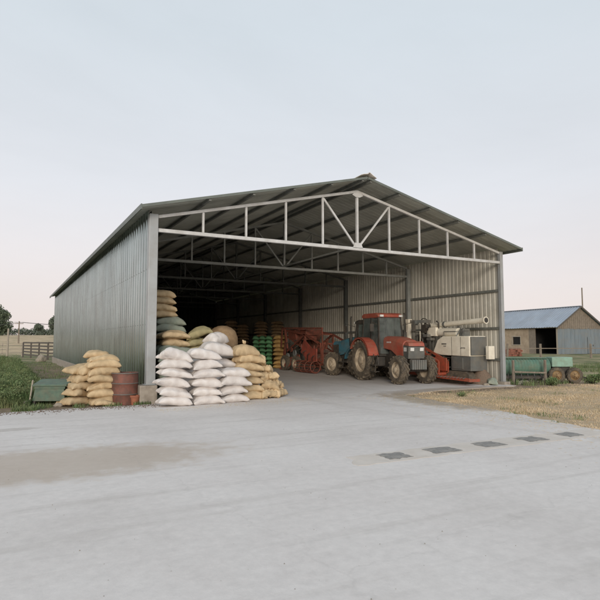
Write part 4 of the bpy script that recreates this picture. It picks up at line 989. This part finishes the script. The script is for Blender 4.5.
for i in range(n):
    x0 = BW*i/n; x1 = BW*(i+1)/n-.03; xm = (x0+x1)/2; zt_ = BE+(BR-BE)*(1-abs(xm-BW/2)/(BW/2))
    z0 = BE-.35+.10*noise.noise((i*2.3, 0, 0)); d0 = -.08+.03*noise.noise((i*5.1, 1, 0))
    zl = BE+(BR-BE)*(1-abs(x0-BW/2)/(BW/2)); zr_ = BE+(BR-BE)*(1-abs(x1-BW/2)/(BW/2))
    mb.prism([(x0, z0), (x1, z0), (x1, zr_), (x0, zl)], d0, d0+.04)
mb.build('gable_boards', M['greywood'], bn)
line = ribs(.0, BW, .32, .035)
V = []; F = []
for t, o in line: V += [(t, -.03-o, 0.02), (t, -.03-o, BE-.30)]
for i in range(len(line)-1): F.append((2*i, 2*i+1, 2*i+3, 2*i+2))
mb = MB(); mb.add(V, F); mb.build('metal_cladding', M['barnblue'], bn)
mb = MB(); mb.b2((4.9, -.12, .05), (5.9, -.08, 2.2)); dd = mb.build('door', M['barnblue'], bn); mb = MB(); mb.b2((5.72, -.16, 1.0), (5.80, -.121, 1.2)); mb.build('handle', M['black'], dd)
for s in (0, 1):
    line = ribs(-.45, BL+.4, .45, .05); c = BW/2
    V = []; F = []; ex = -.45 if s == 0 else BW+.45; ez = BE-.45*(BR-BE)/c
    for t, o in line: V += [(ex, t, ez+.12+o+.03*noise.noise((t*.6, s, 0))), (c, t, BR+.12+o)]
    for i in range(len(line)-1): F.append((2*i, 2*i+1, 2*i+3, 2*i+2))
    mb = MB(); mb.add(V, F); r_ = mb.build('roof', M['barnroof'], bn); r_.modifiers.new('S', 'SOLIDIFY').thickness = .03
    mb = MB(); mb.bar((ex, -.47, ez+.05), (c, -.47, BR+.05), .04, .18); mb.build('bargeboard', M['darkwood'], bn)
mb = MB(); mb.b2((c-.2, -.46, BR+.14), (c+.2, BL+.4, BR+.20)); mb.build('ridge_cap', M['barnroof'], bn)
mb = MB(); mb.b2((.3, 4.9, 0), (BW-.3, 4.95, BE)); mb.b2((.3, .3, .0), (BW-.3, 4.9, .05)); mb.build('doorway_shade', M['hole'], bn)  # near-black sheets added as the shade inside the open doorway
# brick stack before the barn
mb = MB(); rb = random.Random(5)
for i in range(9):
    for j in range(3):
        for k in range(4-(i % 3 == 0)): mb.box((i*.27+rb.uniform(-.03, .03), j*.2, .06+k*.12+.004*k), (.24, .14, .105), Matrix.Rotation(rb.uniform(-.1, .1), 4, 'Z'))
T = tag(mb.build('brick_stack', M['brick'], loc=(45.2, 27.6, 0)), 'low stack of red bricks in the field before the barn', 'bricks', None); T.scale = (.9, 1.4, 1.9)
# house far right
hs = empty('farmhouse', (66.5, 25.0, 0), -.3, 'small pale house at the far right behind the barn', 'house')
hs.location = (88, 31, 0)
mb = MB(); mb.b2((0, 0, 0), (7, 6, 2.8)); mb.build('wall', M['barnwall'], hs)
mb = MB(); mb.prism([(-.4, 2.7), (3.5, 4.6), (7.4, 2.7)], -.4, 6.4); mb.build('roof', M['barnroof'], hs)
mb = MB(); mb.b2((1.5, -.06, 1.0), (2.6, -.005, 2.1)); mb.build('window', M['hole'], hs)

# ------------------------------------------------------------------ vegetation
def leafcloud(centres, radii, n, size, rng, squash=.8):
    """leaf quads spread through clumps; returns V, F"""
    C = np.asarray(centres, float); Rr = np.asarray(radii, float)
    w = Rr**2; w = w/w.sum(); k = rng.choice(len(C), n, p=w)
    d = rng.normal(size=(n, 3)); d /= np.linalg.norm(d, axis=1)[:, None]
    rad = (rng.random(n)**.45)[:, None]
    P = C[k]+d*rad*Rr[k][:, None]*np.array([1, 1, squash])
    a = rng.normal(size=(n, 3)); a /= np.linalg.norm(a, axis=1)[:, None]
    b = np.cross(a, rng.normal(size=(n, 3))); b /= np.linalg.norm(b, axis=1)[:, None]
    s = (size*(.6+.8*rng.random(n)))[:, None]
    V = np.stack([P-a*s, P+b*s*.5, P+a*s, P-b*s*.5], 1).reshape(-1, 3)
    return V, np.arange(4*n).reshape(n, 4)
def tree(x, y, h, r, label, n=5000, name='broadleaf_tree', trunk=.28, seed=0, m='leaf', base=.25, size=.22):
    rng = np.random.default_rng(seed+50); t = empty(name, (x, y, ghf(x, y)), 0, label, 'tree', 'trees across the fields')
    mb = MB(); mb.tube([(0, 0, -.3), (.1, 0, h*.3), (0, .1, h*.62)], [trunk*h/10, trunk*.75*h/10, trunk*.3*h/10], 8)
    cs = []; rs = []
    for i in range(15):
        a = rng.random()*2*PI; z = h*(base+(.93-base)*rng.random()); k = 1-abs((z/h-.55))/.62
        q = (r*.72*k*math.cos(a)*rng.random()**.4, r*.72*k*math.sin(a)*rng.random()**.4, z); cs.append(q); rs.append(r*(.34+.26*rng.random()))
        if i < 8: mb.tube([(0, 0, h*.22+.03*i*h), tuple(Vector(q)*.55+Vector((0, 0, h*.12))), q], [trunk*.3*h/10, .05*h/10, .02], 5)
    mb.build('trunk', M['bark'], t)
    V, F = leafcloud(cs, rs, n, size, rng); mesh_np('crown', V, F, M[m], t)
    return t
tree(-5.4, 166, 7.6, 4.6, 'large dark round tree at the left edge of the field', 9000, seed=1, base=.12, size=.28)
tree(-11.5, 172, 8.2, 4.2, 'second dark tree, just outside the left edge of the picture', 5000, seed=2, base=.15, size=.28)
tree(12.2, 204, 6.8, 3.2, 'smaller rounded tree beside the far end of the long wall', 6000, seed=3, base=.12, size=.26, m='farleaf')
tree(7.6, 214, 4.6, 2.4, 'low bushy tree left of the rounded one on the field line', 3500, seed=4, base=.08, size=.26, m='farleaf')
# hedgerow along the skyline
cs = []; rs = []
for i in range(150):
    x = -60+i*2.2+RNG.random(); hgt = 1.0+1.1*abs(noise.noise((i*.17, 0, 0)))+.6*RNG.random()
    y = 228+10*math.sin(x*.02); cs.append((x, y, ghf(x, y)+hgt)); rs.append(1.9+.9*RNG.random())
V, F = leafcloud(cs, rs, 46000, .34, RNG, .75); tag(mesh_np('hedgerow', V, F, M['farleaf']), 'hazy green hedgerow along the far field line', 'hedgerow', None, 'stuff')
cs = []; rs = []
for i in range(120):
    x = 150+i*1.6; y = 120-.8*i+8*RNG.random(); cs.append((x, y, ghf(x, y)+1.2+1.5*RNG.random())); rs.append(1.6+1.2*RNG.random())
V, F = leafcloud(cs, rs, 16000, .35, RNG, .8); tag(mesh_np('hedgerow', V, F, M['farleaf']), 'far green hedgerow at the right behind the barn', 'hedgerow', None, 'stuff')
def bush(x, y, r, h, label, n=1500, size=.06, m='leaf2', seed=0, cat='bush', name='bush'):
    rng = np.random.default_rng(seed+200); b = empty(name, (x, y, ghf(x, y)), 0, label, cat, 'bushes by the field edge')
    cs = [(r*.6*math.cos(a)*q, r*.6*math.sin(a)*q, h*(.3+.45*zz)) for a, q, zz in zip(rng.random(9)*2*PI, rng.random(9), rng.random(9))]
    mb = MB()
    for c in cs: mb.tube([(0, 0, 0), c], [.03, .01], 5)
    mb.build('stem', M['bark'], b); V, F = leafcloud(cs, [max(r, h)*.38]*9, n, size, rng); V[:, 2] = np.abs(V[:, 2]); mesh_np('foliage', V, F, M[m], b)
bush(40.5, 25.6, 1.0, 1.7, 'dark bush by the fence in front of the barn wall', 1500, .12, seed=1)
bush(62.5, 20.6, 2.6, 2.6, 'wide green bush at the right of the barn gable', 2500, .2, seed=2)
bush(75.5, 27.2, 3.2, 3.4, 'tall green bush behind the barn at the right edge', 3000, .25, seed=3)
bush(-1.72, 1.45, .35, .5, 'leafy weed at the left end of the outdoor sack pile', 600, .045, m='grass', seed=4, name='weed_plant', cat='weed', )
bush(-2.05, .62, .22, .32, 'leafy weed between the green chest and the sacks', 500, .035, m='grass', seed=5, name='weed_plant', cat='weed', )
bush(-.08, .55, .18, .25, 'small weed growing at the drum by the footing', 250, .03, m='grass', seed=6, name='weed_plant', cat='weed', )
bush(8.6, -2.5, .22, .12, 'small green weed tuft in the dry grass', 160, .025, m='grass', seed=7, name='weed_plant', cat='weed', )
bush(16.6, -1.3, .5, .35, 'green weeds at the seed drill wheels', 900, .04, m='grass', seed=8, name='weed_plant', cat='weed', )
bush(14.7, -.9, .4, .28, 'green weeds under the rail fence', 700, .04, m='grass', seed=9, name='weed_plant', cat='weed', )

def blades(name, P, hgt, wid, bend, m, label, cat, rng):
    n = len(P); a = rng.random(n)*2*PI; d = np.stack([np.cos(a), np.sin(a)], 1); s = np.stack([-d[:, 1], d[:, 0]], 1)
    h = hgt[:, None]; w = wid[:, None]; bd = (bend*hgt*(.4+rng.random(n)))[:, None]
    z = gh(P[:, 0], P[:, 1])[:, None] if P.shape[1] == 2 else P[:, 2:]
    P = P[:, :2]
    v0 = np.hstack([P-s*w, z-.01]); v1 = np.hstack([P+s*w, z-.01])
    v2 = np.hstack([P+s*w*.7+d*bd*.35, z+h*.6]); v3 = np.hstack([P-s*w*.7+d*bd*.35, z+h*.6]); v4 = np.hstack([P+d*bd, z+h])
    V = np.stack([v0, v1, v2, v3, v4], 1).reshape(-1, 3); b = np.arange(n)[:, None]*5
    F = np.concatenate([b+np.array([0, 1, 2]), b+np.array([0, 2, 3]), b+np.array([3, 2, 4])])
    return tag(mesh_np(name, V, F, m), label, cat, None, 'stuff')
def nz(P, s, k=0): return np.array([noise.noise((x*s, y*s, k)) for x, y in P])
rng = np.random.default_rng(12)
# tall green grass left of the shed
N = 110000; y = .75+38*rng.random(N)**2.0; x = -2.3-(rng.random(N)**1.3)*(4+y*.42)
P = np.stack([x, y], 1); P += .12*rng.normal(size=P.shape); k = nz(P, .9); k2 = nz(P, 3.3, 5)
edge = np.clip((-2.15-P[:, 0]-.35*k2-.02*np.clip(P[:, 1]-12, 0, 10))/.9, 0, 1)*np.clip((P[:, 1]-.55)/.7, 0, 1)
keep = (edge > .04) & ((k+.5*k2) > -.42+.5*(1-edge)) & ~((np.abs(P[:, 0]+2.42) < .5) & (P[:, 1] < 1.30))
P = P[keep]; k = k[keep]; edge = edge[keep]
hg = (.16+.34*np.clip(k+.35, 0, 1)+.16*rng.random(len(P)))*(.35+.65*edge)
blades('tall_grass', P, hg, .007+.008*rng.random(len(P))+P[:, 1]*.0004, .45, M['grass'], 'tall green grass and weeds left of the shed', 'grass', rng)
# leafy herbage standing through the tall grass
cs = []; rs = []
for i in range(1100):
    yy = .9+30*rng.random()**1.9; xx = -2.75-(rng.random()**1.2)*(3.5+yy*.4)
    if noise.noise((xx*.7, yy*.7, 4)) < -.12 or (abs(xx+2.42) < .6 and yy < 1.5): continue
    h_ = .14+.34*rng.random()+(.22*rng.random() if yy > 2.5 else 0); cs.append((xx, yy, h_*.75)); rs.append(.12+.22*rng.random())
V, F = leafcloud(cs, rs, 75000, .025, rng, 1.0); V[:, 2] = np.maximum(V[:, 2], .01)
tag(mesh_np('herbage', V, F, M['grass']), 'leafy green herbage among the tall grass left of the shed', 'weeds', None, 'stuff')
# low mixed grass along the wall and strip
N = 26000; x = -4.6+4.5*rng.random(N); y = -.28+34*rng.random(N)**2.2; P = np.stack([x, y], 1); k = nz(P, 1.5, 2); P = P[(k > .02) & (P[:, 0] < -.12)]
blades('short_grass', P, .04+.09*rng.random(len(P)), .005+.004*rng.random(len(P)), .5, M['grass'], 'sparse short grass on the bare soil by the long wall', 'grass', rng)
# dry grass right of the yard
def right_edge(yy): return np.interp(yy, [-16, -8.5, -5.5, -1.6, -.9, -.6], [4.0, 6.15, 6.85, 7.15, 9.0, W+.05])
N = 150000; y = -.7-14*rng.random(N)**1.0; x = right_edge(y)+.02+(rng.random(N)**1.7)*16; P = np.stack([x, y], 1); k = nz(P, .8, 3); k2 = nz(P, 4, 4)
ed = np.clip((P[:, 0]-right_edge(P[:, 1]))/.8, 0, 1)*np.clip((-1.2-P[:, 1])/.6, 0, 1)
keep = (k*.7+k2*.5+.25*rng.normal(size=len(k)) > .08-.25*ed+.25*(1-ed)); P = P[keep]; k = k[keep]
blades('dry_grass', P, (.008+.024*rng.random(len(P)))*(1+np.clip(k, 0, 1)*2.2), .003+.003*rng.random(len(P)), 1.0, M['straw'], 'short dry straw-coloured grass beside the yard', 'grass', rng)
N = 30000; y = -.9-12*rng.random(N); x = right_edge(y)-.1+(rng.random(N)**1.5)*16; P = np.stack([x, y], 1)
P = P[(nz(P, .9, 21)+.6*nz(P, 3.1, 22)) > .36]
blades('green_tufts', P, .02+.07*rng.random(len(P))**2, .004+.003*rng.random(len(P)), .7, M['grass'], 'patches of green weeds coming up through the dry grass', 'grass', rng)
N = 50000; x = 13.6+34*rng.random(N)**1.4; y = -6+16*rng.random(N); P = np.stack([x, y], 1); k = nz(P, .5, 7); P = P[(k > -.05)]; P = P[~((P[:, 1] < -.9) & (P[:, 0] < 17))]
blades('field_grass', P, .08+.16*rng.random(len(P)), .007+.007*rng.random(len(P)), .6, M['grass'], 'ragged green grass right of the shed', 'grass', rng)

# straw bits and grit blown over the yard edges
def litter(name, pts, m, lo, hi, flat, label, z=.021):
    n = len(pts); a = rng.random(n)*PI; l = lo+(hi-lo)*rng.random(n)**2; w_ = l*flat*(.6+.8*rng.random(n))
    d = np.stack([np.cos(a), np.sin(a)], 1); q = np.stack([-d[:, 1], d[:, 0]], 1)
    A = pts-d*l[:, None]; B = pts+d*l[:, None]; zz = np.full((n, 1), z); zt_ = zz+w_[:, None]*1.3
    V = np.stack([np.hstack([A, zz]), np.hstack([pts-q*w_[:, None], zz]), np.hstack([B, zz]), np.hstack([pts+q*w_[:, None], zz]), np.hstack([pts, zt_])], 1).reshape(-1, 3)
    b = np.arange(n)[:, None]*5; F = np.concatenate([b+np.array(t) for t in ((0, 1, 4), (1, 2, 4), (2, 3, 4), (3, 0, 4))])
    tag(mesh_np(name, V, F, m), label, 'litter', None, 'stuff')
n = 5200; yy = -.9-13*rng.random(n); xx = right_edge(yy)-np.abs(rng.normal(size=n))*.75*(1+(yy > -2)*1.2)
litter('straw_litter', np.stack([xx, yy], 1), M['straw'], .012, .05, .07, 'loose straw strewn over the concrete beside the dry grass')
n = 1400; xx = -.3+4.6*rng.random(n); yy = -1.5-np.abs(rng.normal(size=n))*.35+.22*xx*(rng.random(n)**.5)
litter('spilled_chaff', np.stack([xx, yy], 1), M['straw'], .005, .018, .35, 'grain and chaff spilled on the concrete before the sacks')
n = 1500; xx = -9+18*rng.random(n); yy = -1.2-13*rng.random(n)**.8; k = nz(np.stack([xx, yy], 1), .5, 9) > .0
litter('yard_grit', np.stack([xx, yy], 1)[k], M['stone'], .002, .007, .8, 'small grit scattered over the concrete yard')
n = 3000; xx = -10+10*rng.random(n); yy = -.45-np.abs(rng.normal(size=n))*.28-.12*np.clip(-xx-3.6, 0, 9)*.3
litter('soil_crumbs', np.stack([xx, yy], 1), M['gravel'], .005, .02, .8, 'soil crumbs along the left edge of the concrete')
# ------------------------------------------------------------------ light, sky, camera
SUN_EL, SUN_AZ = math.radians(13), math.radians(211)      # azimuth clockwise from +y: behind the camera, a little left
w = bpy.data.worlds.new('World'); SC.world = w; w.use_nodes = True; nt = w.node_tree; nt.nodes.clear()
out = nt.nodes.new('ShaderNodeOutputWorld'); bg = nt.nodes.new('ShaderNodeBackground'); bg.inputs[1].default_value = .10
sky = nt.nodes.new('ShaderNodeTexSky'); sky.sky_type = 'NISHITA'; sky.sun_disc = False; sky.sun_elevation = SUN_EL; sky.sun_rotation = SUN_AZ
sky.air_density = 1; sky.dust_density = 2.5; sky.ozone_density = 1
tc = nt.nodes.new('ShaderNodeTexCoord'); sp = nt.nodes.new('ShaderNodeSeparateXYZ'); nt.links.new(tc.outputs['Generated'], sp.inputs[0])
g = ramp(nt, sp.outputs[2], [(0.0, (9.6, 8.5, 8.2)), (.10, (9.3, 8.55, 8.5)), (.26, (8.5, 8.6, 9.0)), (.5, (7.7, 8.35, 8.9)), (1, (7.0, 7.8, 8.6))])
veil = tex(nt, .9, (1, 1, 3.5), 6, .6, 'Generated', .3); vr = ramp(nt, veil, [(.32, .95), (.7, 1.05)])
g = mix(nt, 1.0, g, vr, 'MULTIPLY')
c = mix(nt, .86, sky.outputs[0], g)
nt.links.new(c, bg.inputs[0]); nt.links.new(bg.outputs[0], out.inputs[0])
sl = bpy.data.lights.new('sun', 'SUN'); sl.energy = 1.7; sl.angle = math.radians(16); sl.color = (1, .90, .78)
so = bpy.data.objects.new('sun', sl); COL.objects.link(so)
dirv = Vector((math.sin(SUN_AZ)*math.cos(SUN_EL), math.cos(SUN_AZ)*math.cos(SUN_EL), math.sin(SUN_EL)))
so.rotation_euler = dirv.to_track_quat('Z', 'Y').to_euler(); so.location = dirv*60
cam = bpy.data.cameras.new('camera'); cam.sensor_width = 36; cam.lens = 548.9/600*36; cam.clip_end = 6000; cam.clip_start = .1
co = bpy.data.objects.new('camera', cam); COL.objects.link(co); co.location = (-3.518, -14.875, 1.65)
co.rotation_euler = (PI/2+.075, 0, -.491); SC.camera = co
vs = SC.view_settings; vs.view_transform = 'Standard'; vs.look = 'None'; vs.exposure = 0; vs.gamma = 1; vs.use_curve_mapping = False
SC.cycles.max_bounces = 8; SC.cycles.transparent_max_bounces = 12
